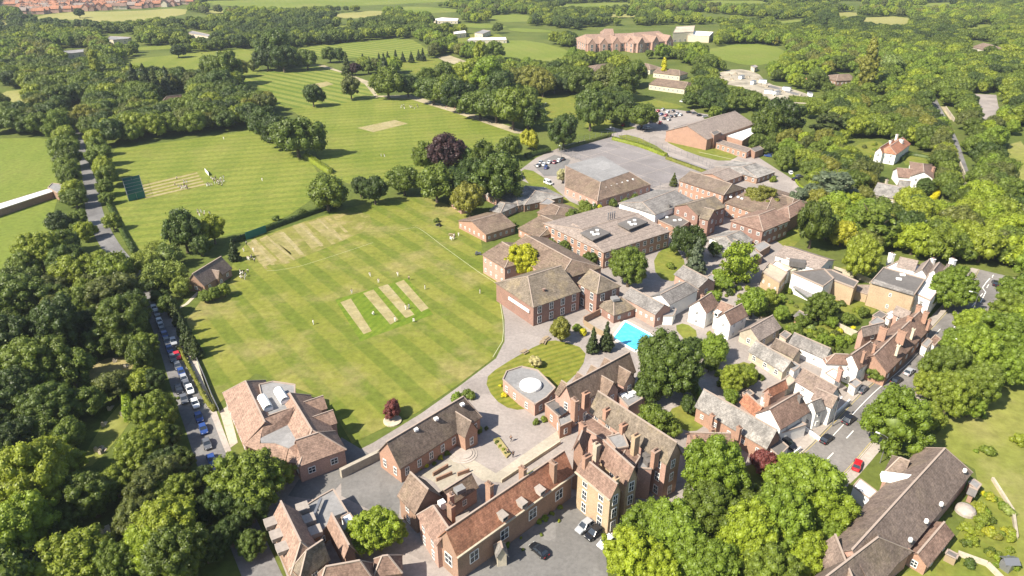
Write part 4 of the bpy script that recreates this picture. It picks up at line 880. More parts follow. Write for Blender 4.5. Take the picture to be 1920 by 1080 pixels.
    def done(s, wsz=None, sp=3.4, floors=None, maxw=70):
        base = s.c0; off = tuple(base); e = empty(s.name, base, s.label, s.cat, s.group)
        if len(s.W.f): s.W.build('wall', s.wm, e, off)
        roof = s.Rf.build('roof', s.rm, e, off) if len(s.Rf.f) else None
        if len(s.Rd.f): s.Rd.build('ridge', M['ridge'], e, off)
        for nm, m, mt in s.extra: m.build(nm, mt, e, off)
        for p, h, wd, dp, rz, mt, pots in s.later:
            m = MB(); m.box((p.x, p.y, p.z-2.4), wd, dp, h+2.4, rz); m.box((p.x, p.y, p.z+h), wd+.25, dp+.25, .22, rz)
            c = m.build('chimney', M[mt], roof or e, off); pm = MB()
            for k in range(pots):
                t = (k-(pots-1)/2)*dp/max(pots, 1)*.8; pm.lathe((p.x-math.sin(rz)*t, p.y+math.cos(rz)*t, p.z+h+.2), [(.17, 0), (.15, .45), (.18, .5)], 7)
            pm.build('chimney_pots', M['t_rust'], c, off)
        if s.detail:
            far = s.detail < 2; wd, ht = wsz or (1.15, 1.5); cnt = 0; fm, gm = window_mesh(wd, ht, far)
            for a, b, cen, zt in s.walls:
                d = (b-a); L = d.length
                if L < 2.2: continue
                d.normalize(); n = Vector((-d.y, d.x, 0))
                if n.dot((a+b)/2-cen) < 0: n = -n
                if n.dot(Vector((0, 0, 0))-Vector((a.x, a.y, 0)).normalized()*1.0) < -.25: continue       # back walls face away from the school
                k = max(1, int((L-1)/sp)); fl = floors or max(1, int((zt+.5)/2.9))
                for f in range(fl):
                    for i in range(k):
                        if cnt >= maxw: break
                        p = a+d*(L*(i+.5)/k)+n*.02; p.z = zt/fl*f+max(.5, (zt/fl-ht)*.5); rz = math.atan2(n.y, n.x)-math.pi/2; cnt += 1
                        o = inst('window', fm, e, p-base, rz)
                        if gm: inst('pane', gm, o)
        return e
# 1 -------- the new salmon-roofed building
b = Bld('school_building', 'large folded salmon tile roof beside the lane with two white barrel skylights', 'b_pink', 't_salmon', 'school')
f1 = b.wing((417, 737), (457, 834), (457, 715), (497, 785), 4.6, 8.6)
f2 = b.wing((583, 741), (649, 842), (548, 735), (579, 808), 4.6, 8.6, cross=((.22, 4.2, 7.0, 1.6), (.5, 4.2, 7.0, 1.6)))
b.wing((568, 872), (650, 843), (560, 832), (580, 808), 4.5, 8.5, win=False)
b.flat([(486, 722), (512, 716), (553, 722), (553, 763), (499, 782)], 7.2, 'lead')
b.facet([(496, 785, 8.7), (551, 763, 8.7), (540, 796, 6.2), (488, 821, 6.2)])
b.facet([(488, 821, 6.15), (540, 795, 6.15), (560, 828, 6.15), (542, 840, 6.15), (516, 830, 6.15), (489, 830, 6.15)], 'lead', .25, 'flat_roof')
b.facet([(487, 831, 6.0), (516, 830, 6.0), (541, 840, 6.0), (534, 866, 3.8), (486, 860, 3.8)])
b.facet([(542, 840, 6.2), (560, 828, 6.2), (579, 808, 8.4), (566, 870, 4.5), (536, 866, 4.2)])
b.facet([(457, 834, 4.6), (497, 785, 8.6), (488, 822, 6.2), (486, 846, 4.6)])
b.flat([(486, 838), (534, 838), (552, 868), (488, 858)], 3.5, 'lead', 0)
for (u, v) in ((498, 760), (529, 746)):
    p = P(u, v, 7.4); m = MB(); rz = math.atan2((P(512, 770)-P(492, 738)).y, (P(512, 770)-P(492, 738)).x); pts = []
    dx, dy = math.cos(rz), math.sin(rz)
    for k in range(7):
        a0 = math.pi*k/6; a1 = math.pi*(k+1)/6
        if k == 6: break
        r0, r1 = (math.cos(a0)*1.1, math.sin(a0)*1.1+.6), (math.cos(a1)*1.1, math.sin(a1)*1.1+.6)
        m.slab([(p.x+dx*l-dy*r[0], p.y+dy*l+dx*r[0], p.z+r[1]) for l, r in ((-2.6, r0), (2.6, r0), (2.6, r1), (-2.6, r1))], .08)
    m.box((p.x, p.y, p.z), 5.2, 2.0, .8, rz); b.extra.append(('skylight', m, M['whiteroof']))
b.done(wsz=(1.6, 1.6))
# 2 -------- chapel
b = Bld('chapel', 'long brick chapel with brown roof and gabled porch between cricket field and courtyard', 'b_orange', 't_dark', 'chapel')
b.wm = M['b_orange']
b.wing((750, 880), (904, 782), (722, 824), (874, 746), 4.2, 9.2, cross=((.76, 4.2, 7.6, 2.6),))
for u, v in ((780, 807), (818, 787), (867, 760)): b.block('roof_light', u, v, 8.3, (.9, .9, .5), 'white', .6)
b.flat([(868, 812), (886, 803), (892, 812), (874, 822)], 3.4, 'whiteroof', .1, False)
b.done(wsz=(1.1, 2.0), sp=3.0, floors=1)
# 3 -------- red roofed front range
b = Bld('school_range', 'long brick front range with old red tiled roof and three white dormers', 'b_brown', 't_red', 'school')
f = b.wing((857, 1045), (1077, 888), (820, 1000), (1067, 843), 6.6, 10.8)
b.eave_board(f, 'stone', .4); rz = math.atan2(f['d'].y, f['d'].x)
for u, v in ((942, 972), (978, 948), (1012, 924)): b.dormer(u, v, 7.6, rz, 1.25, 1.15, 1.7, 'pavement')
for u, v, h in ((1037, 885, 3.6), (980, 898, 4.2), (918, 930, 4.6), (846, 965, 3.6)): b.chimney(u, v, 9.6 if v != 965 else 8.5, h, 1.1, 1.7, rz, 'b_brown', 3)
b.done(wsz=(2.1, 2.6), sp=7.0, floors=1)
b = Bld('porch', 'little stone gabled porch on the front of the red-roofed range', 'stone', 't_stone', 'porch')
b.wing((930, 1048), (924, 1022), (941, 1045), (934, 1018), 2.6, 5.0, win=False)
b.done()
# 4 -------- mansion
b = Bld('mansion', 'tall yellow brick mansion block with twin ridged rust roofs joined to the front range', 'b_yellow', 't_rust', 'school')
fa = b.wing((1079, 884), (1144, 938), (1101, 860), (1159, 911), 9.4, 12.4)
b.eave_board(fa, 'stone', .35); fb = b.wing((1119, 860), (1174, 912), (1128, 828), (1199, 880), 9.6, 13.4)
rz = math.atan2(fa['d'].y, fa['d'].x)
b.chimney(1100, 870, 11.5, 3.0, 1.1, 2.2, rz, 'b_orange', 4); b.chimney(1118, 845, 12.0, 2.4, 1.4, 1.2, rz, 'stone', 2)
b.chimney(1155, 905, 11.5, 1.6, .9, 1.2, rz, 'b_yellow', 2)
b.done(wsz=(1.35, 2.4), sp=4.0, floors=3)
b = Bld('mansion_tower', 'tall red brick stair block with a high chimney behind the front range', 'b_orange', 't_rust', 'tower')
b.wing((1095, 850), (1108, 815), (1075, 850), (1090, 812), 10.5, 13.5)
b.chimney(1077, 770, 12, 4.5, 1.1, 2.0, .5, 'b_orange', 3); b.chimney(1092, 808, 12.5, 2.5, 1.1, 2, .5, 'b_orange', 3)
b.done(wsz=(1.1, 1.8))
b = Bld('school_range', 'longest ridged brown roof of the mansion, pale brick gable and chimney stacks along its valley', 'b_pink', 't_moss', 'school')
f = b.wing((1104, 771), (1250, 872), (1123, 736), (1276, 832), 9.8, 14.2)
rz = math.atan2(f['d'].y, f['d'].x)
for u, v, h in ((1137, 782, 3.0), (1168, 808, 2.4), (1190, 842, 5.4), (1228, 858, 2.6), (1098, 748, 2.4)): b.chimney(u, v, 10.5, h, 1.2, 1.9, rz, 'b_orange' if v != 842 else 'b_yellow', 3)
b.flat([(1138, 820), (1168, 812), (1178, 838), (1155, 842)], 10.0, 'lead', .3, False); b.flat([(1100, 776), (1150, 812), (1136, 828), (1092, 800)], 8.6, 't_rust', .2, False); b.flat([(1176, 838), (1200, 856), (1190, 872), (1166, 856)], 9.2, 't_rust', .2, False)
b.flat([(1196, 878), (1206, 840), (1224, 850), (1222, 880)], 8.0, 'lead', .3, False)
for k in range(3): b.block('roof_plant', 1212+k*2, 850+k*10, 8.2, (1.6, 1.6, 1.2), 'darkflat', .4)
b.done(wsz=(1.2, 2.1), sp=3.2, floors=3)
# 6 -------- library wing with cross gables
b = Bld('school_wing', 'brown-roofed wing with a row of small cross gables facing the striped lawn', 'b_pink', 't_brown', 'school')
f = b.wing((1075, 764), (1193, 697), (1057, 729), (1176, 660), 6.4, 11.0, cross=((.5, 4.6, 9.4, 2.2), (.78, 4.6, 9.4, 2.2)))
for t in (.12, .36, .58, .80): b.cross(f, t*f['L'], 4.4, 9.2, 1.6, side=1)
b.done(wsz=(1.2, 1.9), sp=2.6)
b = Bld('porch_block', 'low lean-to entrance with small glass roof between domed block and mansion', 'b_orange', 't_brown', 'porch')
b.flat([(1022, 758), (1050, 745), (1068, 768), (1048, 782)], 4.2, 'darkflat', .2)
b.flat([(1043, 775), (1070, 768), (1072, 790), (1050, 800)], 3.6, 'lead', .2)
b.facet([(1040, 768, 4.7), (1052, 762, 4.7), (1064, 772, 4.7), (1052, 779, 4.7)], 'glass', .1, 'glass_roof')
b.done(wsz=(1, 1.6))
b = Bld('roof_terrace', 'flat grey roof with pale skylights behind the brown-roofed wing', 'b_pink', 't_brown', 'school')
b.flat([(1158, 742), (1180, 726), (1205, 748), (1178, 764)], 4.2, 'lead', .4, False)
for q in ((1170, 742), (1180, 744), (1186, 738)): b.block('roof_light', *q, 4.3, (1.6, 1.2, .4), 'white', .5)
b.flat([(1196, 728), (1212, 738), (1206, 750), (1186, 738)], 3.6, 't_rust', .2, False)
b.done()
# 7 -------- domed block
b = Bld('garden_room', 'angular flat-roofed brick block with big white round dome by the striped lawn', 'b_pink', 'lead', 'pavilion')
z = b.flat([(943, 712), (950, 697), (978, 688), (1008, 695), (1041, 728), (1024, 746), (1003, 759), (973, 738)], 3.4, 'lead', .35)
p = P(995, 724, 3.5); m = MB(); m.lathe(p, [(2.8, 0), (2.8, .5), (2.65, .75), (2.0, 1.0), (1.2, 1.15), (.2, 1.2)], 28); b.extra.append(('dome', m, M['whiteroof'])); b.done(wsz=(1.1, 1.6), sp=2.8)
# 8 -------- courtyard buildings
b = Bld('school_hall', 'hipped brown hall joined to the courtyard, yellow bush along its yard wall', 'b_brown', 't_brown', 'school')
b.wing((744, 930), (778, 965), (772, 882), (824, 944), 5.4, 9.6); b.done(wsz=(1.2, 1.6))
b = Bld('school_link', 'small ridged roof with one roof light in the courtyard', 'b_pink', 't_brown', 'school')
b.wing((846, 948), (898, 914), (824, 926), (882, 886), 4.0, 6.4); b.block('roof_light', 862, 921, 6.0, (2, 1.6, .9), 'lead', .6)
b.done(wsz=(1.1, 1.4))
b = Bld('garden_wall', 'low brick court walls stepping across the sunken court', 'b_brown', 't_brown', 'wall')
for px in ([(812, 893), (840, 876)], [(818, 903), (848, 890)], [(858, 893), (880, 885)]):
    q = wpoly(px); b.W.bar((*q[0], .5), (*q[1], .5), .35, 1.0)
b.c0 = P(830, 890); b.done()
b = Bld('school_wing', 'white-windowed pinkish-roofed wing left of the red front range', 'b_pink', 't_rust', 'school')
b.wing((781, 966), (818, 1024), (812, 948), (848, 1000), 6.2, 9.0); b.chimney(846, 948, 8, 4.2, 1.2, 1.2, .6, 'b_orange', 2); b.block('dormer', 829, 952, 7.0, (1.2, 1.2, 1.6), 'white', .6)
b.done(wsz=(1.1, 2.0), sp=2.4)
# 9 -------- bottom-left cluster
b = Bld('school_house', 'steep plain-tiled house with three dormers at the lane side, bottom of the picture', 'b_brown', 't_salmon', 'school')
f = b.wing((503, 984), (545, 1078), (524, 935), (564, 1016), 5.0, 9.4, win=False)
rz = math.atan2(f['d'].y, f['d'].x)+math.pi
for u, v in ((508, 985), (519, 1008), (530, 1032)): b.dormer(u, v, 6.0, rz, 2.0, .9, 2.0, 'pavement')
b.done()
b = Bld('school_house', 'mossy hipped roof wing right of the plain-tiled house', 'b_brown', 't_moss', 'school')
b.wing((560, 1092), (620, 1050), (582, 1028), (600, 1015), 5, 8.8); b.done()
b = Bld('school_extension', 'flat grey roof with three pale square roof lights and a blue-white canopy beam', 'b_brown', 'lead', 'school')
b.flat([(548, 965), (600, 932), (625, 918), (652, 962), (615, 985), (590, 1010), (570, 1005)], 3.6, 'lead', .3)
for q in ((568, 956), (580, 978), (592, 1000)): b.block('roof_light', *q, 4.3, (2.3, 2.3, 1.0), 'pavement', .5)
m = MB(); m.bar(P(602, 934, 4.6), P(586, 972, 4.6), .5, .4); m.bar(P(570, 1016, 4.6), P(608, 1022, 4.6), .5, .4); b.extra.append(('canopy_beam', m, M['metal'])); b.done()
b = Bld('school_extension', 'white-walled rooflight box at the left foot of the big rounded tree', 'render', 'lead', 'school')
b.flat([(640, 970), (655, 962), (664, 975), (650, 985)], 4.4, 'whiteroof', .2, False); b.block('roof_plant', 632, 968, 4, (1.8, 1.4, 1), 'lead', .5); b.block('roof_plant', 645, 996, 4, (1.6, 1.4, 1), 'lead', .5)
b.done()
b = Bld('school_house', 'narrow ridged tile roof beside the big rounded tree', 'b_brown', 't_salmon', 'school')
b.wing((612, 986), (645, 1048), (620, 962), (658, 1026), 4.4, 7.0, win=False); b.done()
b = Bld('school_house', 'hipped rust roof at the bottom edge, left of the smaller hipped roof', 'b_brown', 't_rust', 'school')
b.wing((595, 1110), (702, 1090), (610, 1078), (674, 1036), 4.6, 8.0, win=False); b.done()
b = Bld('school_house', 'small pyramid rust roof at the bottom edge below the big rounded tree', 'b_brown', 't_rust', 'school')
b.wing((700, 1082), (755, 1075), (716, 1050), (728, 1034), 4.2, 6.8, win=False); b.done()
# 10 ------- cricket pavilion
b = Bld('cricket_pavilion', 'steep brown-roofed cricket pavilion with small gable on the field edge', 'b_brown', 't_plum', 'pavilion')
b.wing((383, 537), (436, 503), (368, 512), (408, 482), 2.8, 6.8, cross=((.5, 2.6, 5.2, .8),)); b.done(wsz=(1.1, 1.2), floors=1)
# 11 ------- classrooms and halls
b = Bld('classroom_block', 'pink brick two storey block with crossing brown roofs behind the golden tree', 'b_pink', 't_brown', 'school')
b.wing((903, 477), (946, 503), (931, 449), (957, 461), 7, 9.6)
b.wing((945, 468), (1046, 528), (968, 432), (1074, 486), 7, 10.4)
b.done(wsz=(1.0, 1.2), sp=3)
b = Bld('assembly_hall', 'tall hall with mossy hipped roof and white banded gable facing the cricket field', 'b_red', 't_moss', 'school')
f = b.wing((1000, 577), (1090, 546), (990, 518), (1080, 489), 6.6, 11.4, win=False)
b.walls.append((Vector(f['q'](.4, .35, 0)), Vector(f['q'](f['L']-.4, .35, 0)), Vector(f['q'](5, f['hw'], 0)), 6.6))
b.wing((1082, 530), (1119, 552), (1079, 489), (1124, 515), 7.6, 11.0)
p0, p1 = Vector(f['q'](.02, 2, 0)), Vector(f['q'](.02, f['hw']*1.25, 0)); m = MB(); m.bar((p0.x, p0.y, 4.4), (p1.x, p1.y, 4.4), .3, .9); b.extra.append(('white_sign_band', m, M['white']))
b.chimney(1020, 545, 8.6, .8, .7, .7, .3, 't_moss' if False else 'b_red', 0)
b.done(wsz=(1.5, 2.4), sp=3.6)
b = Bld('pool_house', 'small hipped brown pool building with glazed lantern on top', 'b_red', 't_moss', 'pool house')
b.wing((1151, 592), (1193, 578), (1151, 562), (1166, 557), 3, 5.4); b.block('lantern', 1153, 562, 5.3, (2.2, 2.2, .8), 'lead', .3); b.done(wsz=(1, 1.1), floors=1)
b = Bld('changing_room', 'long grey-roofed pink brick block at the head of the swimming pool', 'b_pink', 't_slate', 'school')
b.wing((1166, 556), (1229, 590), (1184, 538), (1246, 573), 4.6, 6.8); b.done(wsz=(.9, .9), sp=1.9)
b = Bld('sports_hall', 'white-walled hall with long grey roof beside the white gabled house', 'render', 't_slate', 'school')
b.wing((1256, 572), (1311, 543), (1238, 552), (1286, 528), 5.2, 7.4, win=False); b.flat([(1236, 578), (1256, 572), (1268, 580), (1262, 592), (1244, 592)], 3.2, 'lead', .1, False)
b.done()
b = Bld('school_shed', 'grey-brown ridged roof behind the white-walled hall', 'b_pink', 't_slate', 'school')
b.wing((1263, 514), (1310, 540), (1280, 497), (1325, 520), 4.4, 6.8); b.done()
b = Bld('classroom_block', 'low brick classrooms with brown gable facing the cricket field corner', 'b_orange', 't_brown', 'school')
b.wing((911, 440), (968, 423), (892, 415), (976, 386), 3.4, 6.0, gable='a'); b.wing((970, 428), (1009, 446), (978, 386), (1038, 416), 3.4, 6.0); b.done(wsz=(.9, 1.1), sp=2.6)
b = Bld('classroom_block', 'low brown hipped roof between the classrooms and the two garden trees', 'b_brown', 't_brown', 'school')
b.wing((1006, 398), (1038, 411), (1028, 382), (1046, 384), 3.2, 5.2); b.flat([(1012, 382), (1026, 372), (1040, 378), (1030, 384)], 4.8, 'lead', .2, False); b.done(far := None) if False else b.done()
b = Bld('classroom_block', 'weathered grey hipped classrooms furthest toward the clump of trees', 'b_brown', 't_stone', 'school')
b.wing((948, 366), (983, 385), (972, 344), (1000, 352), 3.2, 5.8); b.wing((972, 386), (1030, 370), (968, 362), (1003, 350), 3.2, 5.4)
b.done()
b = Bld('classroom_block', 'small round-shouldered brown roof beside the brownish tree', 'b_pink', 't_stone', 'school')
b.wing((917, 394), (938, 400), (927, 378), (945, 378), 3, 4.8); b.wing((896, 357), (930, 374), (905, 352), (935, 367), 3, 4.6); b.done()
b = Bld('outbuilding', 'small pink brick outbuilding left of the brownish tree', 'b_pink', 't_brown', 'outbuilding')
b.wing((844, 375), (864, 390), (852, 366), (872, 378), 3, 4.6); b.done()
# modern hipped block with flat top
b = Bld('arts_block', 'hipped reddish roof with large flat grey top beside the play court', 'b_pink', 't_brown', 'school')
e_ = [(1059, 350), (1120, 377), (1220, 346), (1158, 318)]; tp = [(1060, 310), (1126, 341), (1180, 322), (1130, 292)]
cz = [P(*q, 3.6) for q in e_]; d = (cz[1]-cz[0]); b.W.prism([tuple(q)[:2] for q in cz], 0, 3.5, cap=False); b.foot(cz)
for i in range(4):
    j = (i+1) % 4; b.facet([(*e_[i], 3.6), (*e_[j], 3.6), (*tp[j], 8.0), (*tp[i], 8.0)]); b.walls.append((Vector(cz[i]), Vector(cz[j]), sum(cz, Vector())/4, 3.3)); b.walls[-1][0].z = 0; b.walls[-1][1].z = 0
    b.Rd.bar(P(*e_[i], 3.65), P(*tp[i], 8.05), .3, .14)
b.facet([(*q, 8.05) for q in tp], 'lead', .25, 'flat_roof')
for k in range(6): b.block('roof_light', 1135+k*10.3, 353-k*3.0, 5.6, (.8, .8, .7), 'white', .3)
b.done(wsz=(1.2, 1.6), sp=4)
# flat-topped block with two dark wells
b = Bld('science_block', 'large pinkish low-pitched roof with two dark flat wells and roof lights', 'b_orange', 't_pink', 'school')
b.wing((1132, 474), (1258, 434), (1092, 432), (1205, 395), 6.4, 8.4)
b.wing((1053, 432), (1084, 448), (1072, 420), (1098, 430), 6.4, 8.0)
for pl in ([(1088, 436), (1118, 424), (1145, 436), (1112, 450)], [(1158, 419), (1190, 406), (1215, 416), (1180, 430)]):
    b.facet([(u, v, 8.75) for u, v in pl], 'darkflat', .5, 'flat_well')
    cx, cy = sum(q[0] for q in pl)/4, sum(q[1] for q in pl)/4
    for a_, c_ in ((-6, 0), (4, -4), (5, 3), (-2, 4)): b.block('roof_light', cx+a_, cy+c_, 8.8, (1.1, 1.1, .4), 'white')
for k in range(4):
    m = MB(); p = P(1140+k*4, 412-k, 8.6); m.lathe(p, [(.22, 0), (.22, 2.6), (.3, 2.7)], 8); b.extra.append(('flue', m, M['metal']))
b.done(wsz=(1.6, 1.8), sp=3.4)
b = Bld('gym', 'grey-roofed gymnasium with white triangular gable', 'render', 't_slate', 'gym')
b.wing((1229, 403), (1300, 375), (1204, 379), (1283, 350), 6.6, 8.6, win=False); b.done()
b = Bld('kitchen_block', 'low flat blue-grey roof with white edge below the gymnasium', 'b_orange', 'lead', 'school')
b.flat([(1232, 412), (1264, 400), (1292, 416), (1272, 430)], 3.8, 'darkflat', .35)
for q in ((1250, 408), (1265, 414), (1275, 413)): b.block('roof_light', *q, 3.9, (1.2, 1, .4), 'white')
m = MB(); m.lathe(P(1253, 402, 3.8), [(.5, 0), (.5, 4.2), (.65, 4.4)], 10); b.extra.append(('flue', m, M['darkflat'])); b.done()
b = Bld('classroom_block', 'red brick block with crossing dark gables in the middle of the school', 'b_red', 't_moss', 'school')
b.wing((1309, 404), (1362, 388), (1288, 382), (1346, 366), 7.4, 10.2); b.wing((1310, 408), (1329, 413), (1313, 388), (1342, 393), 7.2, 10.4); b.done(wsz=(1.1, 1.5), sp=3)
b = Bld('classroom_block', 'long orange brick block with dark ridged roof below the play court', 'b_orange', 't_dark', 'school')
b.wing((1272, 338), (1357, 366), (1288, 318), (1372, 345), 6.6, 9.6); b.done(wsz=(1.1, 1.5), sp=2.8)
b = Bld('classroom_block', 'dark roofed orange brick block with three skylights left of the round-headed tree', 'b_orange', 't_brown', 'school')
b.wing((1358, 380), (1432, 405), (1376, 345), (1450, 367), 6.0, 8.8)
for q in ((1370, 370), (1384, 370), (1391, 373)): b.block('roof_light', *q, 7.2, (1.0, .9, .4), 'white', -.5)
b.wing((1445, 380), (1480, 392), (1455, 362), (1490, 372), 5.8, 8.0)
b.done(wsz=(1.1, 1.5), sp=2.6)
b = Bld('classroom_block', 'long terracotta hipped block with white balcony bands facing the lawn', 'b_red', 't_salmon', 'school'); b.rm = M['t_rust']
b.wing((1431, 434), (1482, 413), (1422, 403), (1473, 384), 6.8, 9.4)
b.wing((1481, 410), (1517, 389), (1477, 387), (1508, 371), 6.0, 8.2, win=False)
f = b.last; m = MB()
for z in (3.4, 6.0):
    for (u0, u1) in ((.08, .42), (.55, .9)): m.bar(P(1431+51*u0, 436-21*u0, z), P(1431+51*u1, 436-21*u1, z), .3, .35)
b.extra.append(('balcony_band', m, M['white'])); b.done(wsz=(1.4, 1.3), sp=3)
b = Bld('workshop', 'low grey roofed workshop with white gable below the terracotta block', 'render', 't_stone', 'workshop')
b.wing((1380, 464), (1413, 450), (1360, 443), (1394, 430), 3.4, 5.4); b.wing((1335, 462), (1362, 470), (1350, 440), (1378, 450), 3.2, 4.6, win=False); b.done()
b = Bld('shed', 'small flat grey shed roofs above the yellow brick house', 'b_brown', 'lead', 'shed')
b.flat([(1412, 462), (1432, 452), (1445, 460), (1425, 472)], 3, 'lead', .1, False); b.flat([(1395, 468), (1412, 465), (1430, 480), (1410, 488)], 3, 't_stone', .1, False); b.done()
# theatre
b = Bld('theatre', 'tall theatre with orange brick gable, steep grey-pink roof and white flat side roof', 'b_orange', 't_pink', 'theatre')
b.wing((1326, 262), (1415, 232), (1300, 228), (1404, 204), 6.0, 11.4, win=False, gable='ab')
b.flat([(1352, 252), (1410, 236), (1414, 250), (1392, 264)], 4.4, 'whiteroof', .2, False)
b.flat([(1343, 268), (1352, 262), (1410, 279), (1400, 286)], 3.2, 't_pink', .15)
b.flat([(1332, 248), (1345, 244), (1352, 248), (1339, 254)], 7.5, 'darkflat', .3, False)
b.flat([(1407, 279), (1424, 274), (1432, 279), (1416, 285)], 3.6, 'b_orange' if False else 'darkflat', .2, False)
b.flat([(1262, 240), (1290, 232), (1306, 238), (1276, 252)], 4.4, 'lead', .2, False)
b.block('gable_window', 1301, 262, 3.0, (.4, 3.4, 4.5), 'glass', -.1)
b.done(wsz=(1.4, 1.8))
b = Bld('school_office', 'low tan hipped roof between play court and drive', 'b_orange', 't_pink', 'school')
b.wing((1362, 340), (1394, 328), (1332, 324), (1376, 314), 3, 4.8); b.done()
b = Bld('school_office', 'low grey roof beside the cream flowering climber near the theatre', 'b_brown', 't_stone', 'school')
b.wing((1420, 334), (1455, 322), (1388, 312), (1432, 302), 3, 4.8); b.done()
# white gabled house
b = Bld('white_house', 'white gabled house with three rust roof peaks', 'render', 't_rust', 'house')
b.wing((1370, 610), (1403, 592), (1357, 584), (1394, 570), 5.2, 8.2); b.wing((1325, 588), (1349, 572), (1312, 562), (1337, 546), 5.2, 8.4)
b.wing((1336, 588), (1360, 598), (1339, 558), (1375, 574), 4.8, 7.8); b.chimney(1316, 560, 7.6, 1.6, .8, .9, .4, 'b_orange', 1)
b.dormer(1345, 592, 4.6, -.9, 1.4, 1.3, 1.6); b.done(wsz=(1, 1.1))
# barns
b = Bld('barn', 'mottled tan-tiled barn below the white gabled house', 'stone', 't_stone', 'barn'); b.rm = M['t_pink']
b.wing((1424, 640), (1466, 615), (1402, 617), (1448, 592), 3.2, 6.0); b.done()
b = Bld('barn', 'long weathered grey cart barn over a parked white car', 'stone', 't_stone', 'barn')
b.wing((1402, 658), (1468, 698), (1403, 634), (1487, 674), 2.8, 5.4); b.done(floors=1)
b = Bld('barn', 'long purple-grey slate roofed white cottage range', 'render', 't_slate', 'cottage')
b.wing((1478, 643), (1547, 674), (1482, 620), (1558, 654), 3.2, 5.8); b.done(wsz=(.9, 1.0), floors=1)
b = Bld('shed', 'small dark garden shed with orange end in the cottage gardens', 'b_orange', 'darkflat', 'shed')
b.wing((1487, 592), (1503, 600), (1494, 580), (1512, 588), 2.2, 3.4, win=False); b.done()
# terraces on the street
b = Bld('terraced_house', 'white gabled end house of the brown-roofed terrace beside the climber-clad tree', 'render', 't_rust', 'house')
b.wing((1610, 694), (1646, 668), (1590, 668), (1640, 636), 5.4, 8.8)
b.wing((1548, 682), (1590, 684), (1566, 664), (1598, 665), 5.4, 7.8, win=False)
b.chimney(1620, 665, 8.8, 1.2, .8, .8, .7, 'b_orange', 1); b.chimney(1640, 652, 8.8, 1.2, .8, .8, .7, 'b_orange', 1); b.chimney(1573, 700, 5, 2.4, .8, .8, .7, 'b_pink', 2); b.done(wsz=(.9, 1.2))
b = Bld('terraced_house', 'rust-roofed middle of the street terrace with tall brick stacks', 'b_orange', 't_rust', 'house')
b.wing((1664, 700), (1712, 650), (1640, 664), (1690, 616), 4.4, 8.0, gable='ab')
b.chimney(1655, 624, 9, 2.2, 1, 2.4, .8, 'b_orange', 3); b.chimney(1690, 630, 9, 2.2, 1, 2.6, .8, 'b_orange', 3); b.chimney(1684, 652, 8.2, 1, .8, .8, .8, 'cream', 1); b.done(wsz=(.9, 1.2))
b = Bld('terraced_house', 'far end of the street terrace, rust tiles crowded with chimney stacks', 'b_red', 't_rust', 'house')
b.wing((1712, 650), (1749, 612), (1692, 613), (1724, 586), 4.5, 8.0, gable='a')
b.chimney(1735, 592, 8.5, 1.6, 1, 1.6, .8, 'b_orange', 2); b.chimney(1722, 580, 8.5, 1.6, 1, 1.6, .8, 'b_orange', 2); b.chimney(1742, 605, 8, 1.2, .8, .8, .8, 'b_orange', 2); b.chimney(1712, 622, 8, 1.2, .8, .8, .8, 'cream', 1); b.chimney(1705, 600, 8, 1.4, 1, 1.6, .8, 'b_orange', 2)
b.done(wsz=(.9, 1.2))
b = Bld('terraced_house', 'rear wing of the terrace with pinkish slates beside the walled gardens', 'b_pink', 't_pink', 'house')
b.wing((1618, 632), (1660, 622), (1625, 616), (1664, 604), 5, 7.4); b.wing((1672, 588), (1700, 600), (1680, 574), (1712, 586), 5, 7.2); b.flat([(1630, 605), (1645, 594), (1660, 602), (1645, 616)], 4, 'lead', .2, False); b.flat([(1636, 592), (1650, 583), (1664, 590), (1650, 600)], 3.6, 'darkflat', .2, False); b.done()
b = Bld('yellow_brick_block', 'big yellow brick block with dark flat roof and two roof lights', 'b_yellow', 't_slate', 'house')
b.flat([(1633, 529), (1714, 553), (1734, 524), (1657, 502)], 8.2, 'darkflat', .35, True)
for q in ((1685, 524), (1692, 516)): b.block('roof_light', *q, 8.3, (1.5, 1.1, .4), 'white', -.3)
b.facet([(1633, 530, 8.3), (1714, 554, 8.3), (1712, 546, 9.0), (1640, 523, 9.0)]); b.done(wsz=(.8, 1.2), sp=6)
b = Bld('white_villa', 'white rendered villa with several slate hipped roofs and tall white chimneys', 'render', 't_slate', 'house')
b.flat([(1655, 505), (1742, 530), (1768, 512), (1690, 488)], 6.4, 'whiteroof', .5)
b.wing((1680, 500), (1715, 508), (1690, 482), (1722, 490), 7, 9, win=False); b.wing((1738, 520), (1752, 500), (1728, 505), (1742, 488), 7, 9.2); b.wing((1757, 520), (1772, 500), (1748, 508), (1762, 492), 7, 9.2); b.wing((1778, 522), (1793, 500), (1769, 512), (1782, 495), 7, 9.2)
b.rm = M['t_pink']; b.flat([(1718, 552), (1744, 564), (1776, 522), (1746, 508)], 6.8, 'whiteroof', .4)
b.chimney(1670, 486, 7, 3, 1.4, 2.2, .3, 'render', 2); b.chimney(1785, 494, 8, 2.2, 1.4, 2.2, .3, 'render', 2); b.chimney(1748, 492, 8, 1.8, 1.2, 1.4, .3, 'render', 2); b.done(wsz=(1, 1.6))
b = Bld('white_house', 'white modern house with dark flat roof and curved white front', 'render', 'darkflat', 'house')
b.flat([(1485, 512), (1545, 505), (1563, 523), (1543, 538)], 6.8, 'darkflat', .45, False)
m = MB(); m.lathe(P(1478, 514, 0), [(3, 0), (3, 6.6), (2.6, 6.8)], 20); b.extra.append(('stair_drum', m, M['render'])); m = MB(); m.lathe(P(1474, 524, 0), [(2.6, 0), (2.6, 4.6), (2.4, 4.7)], 20); b.extra.append(('bay', m, M['cream']))
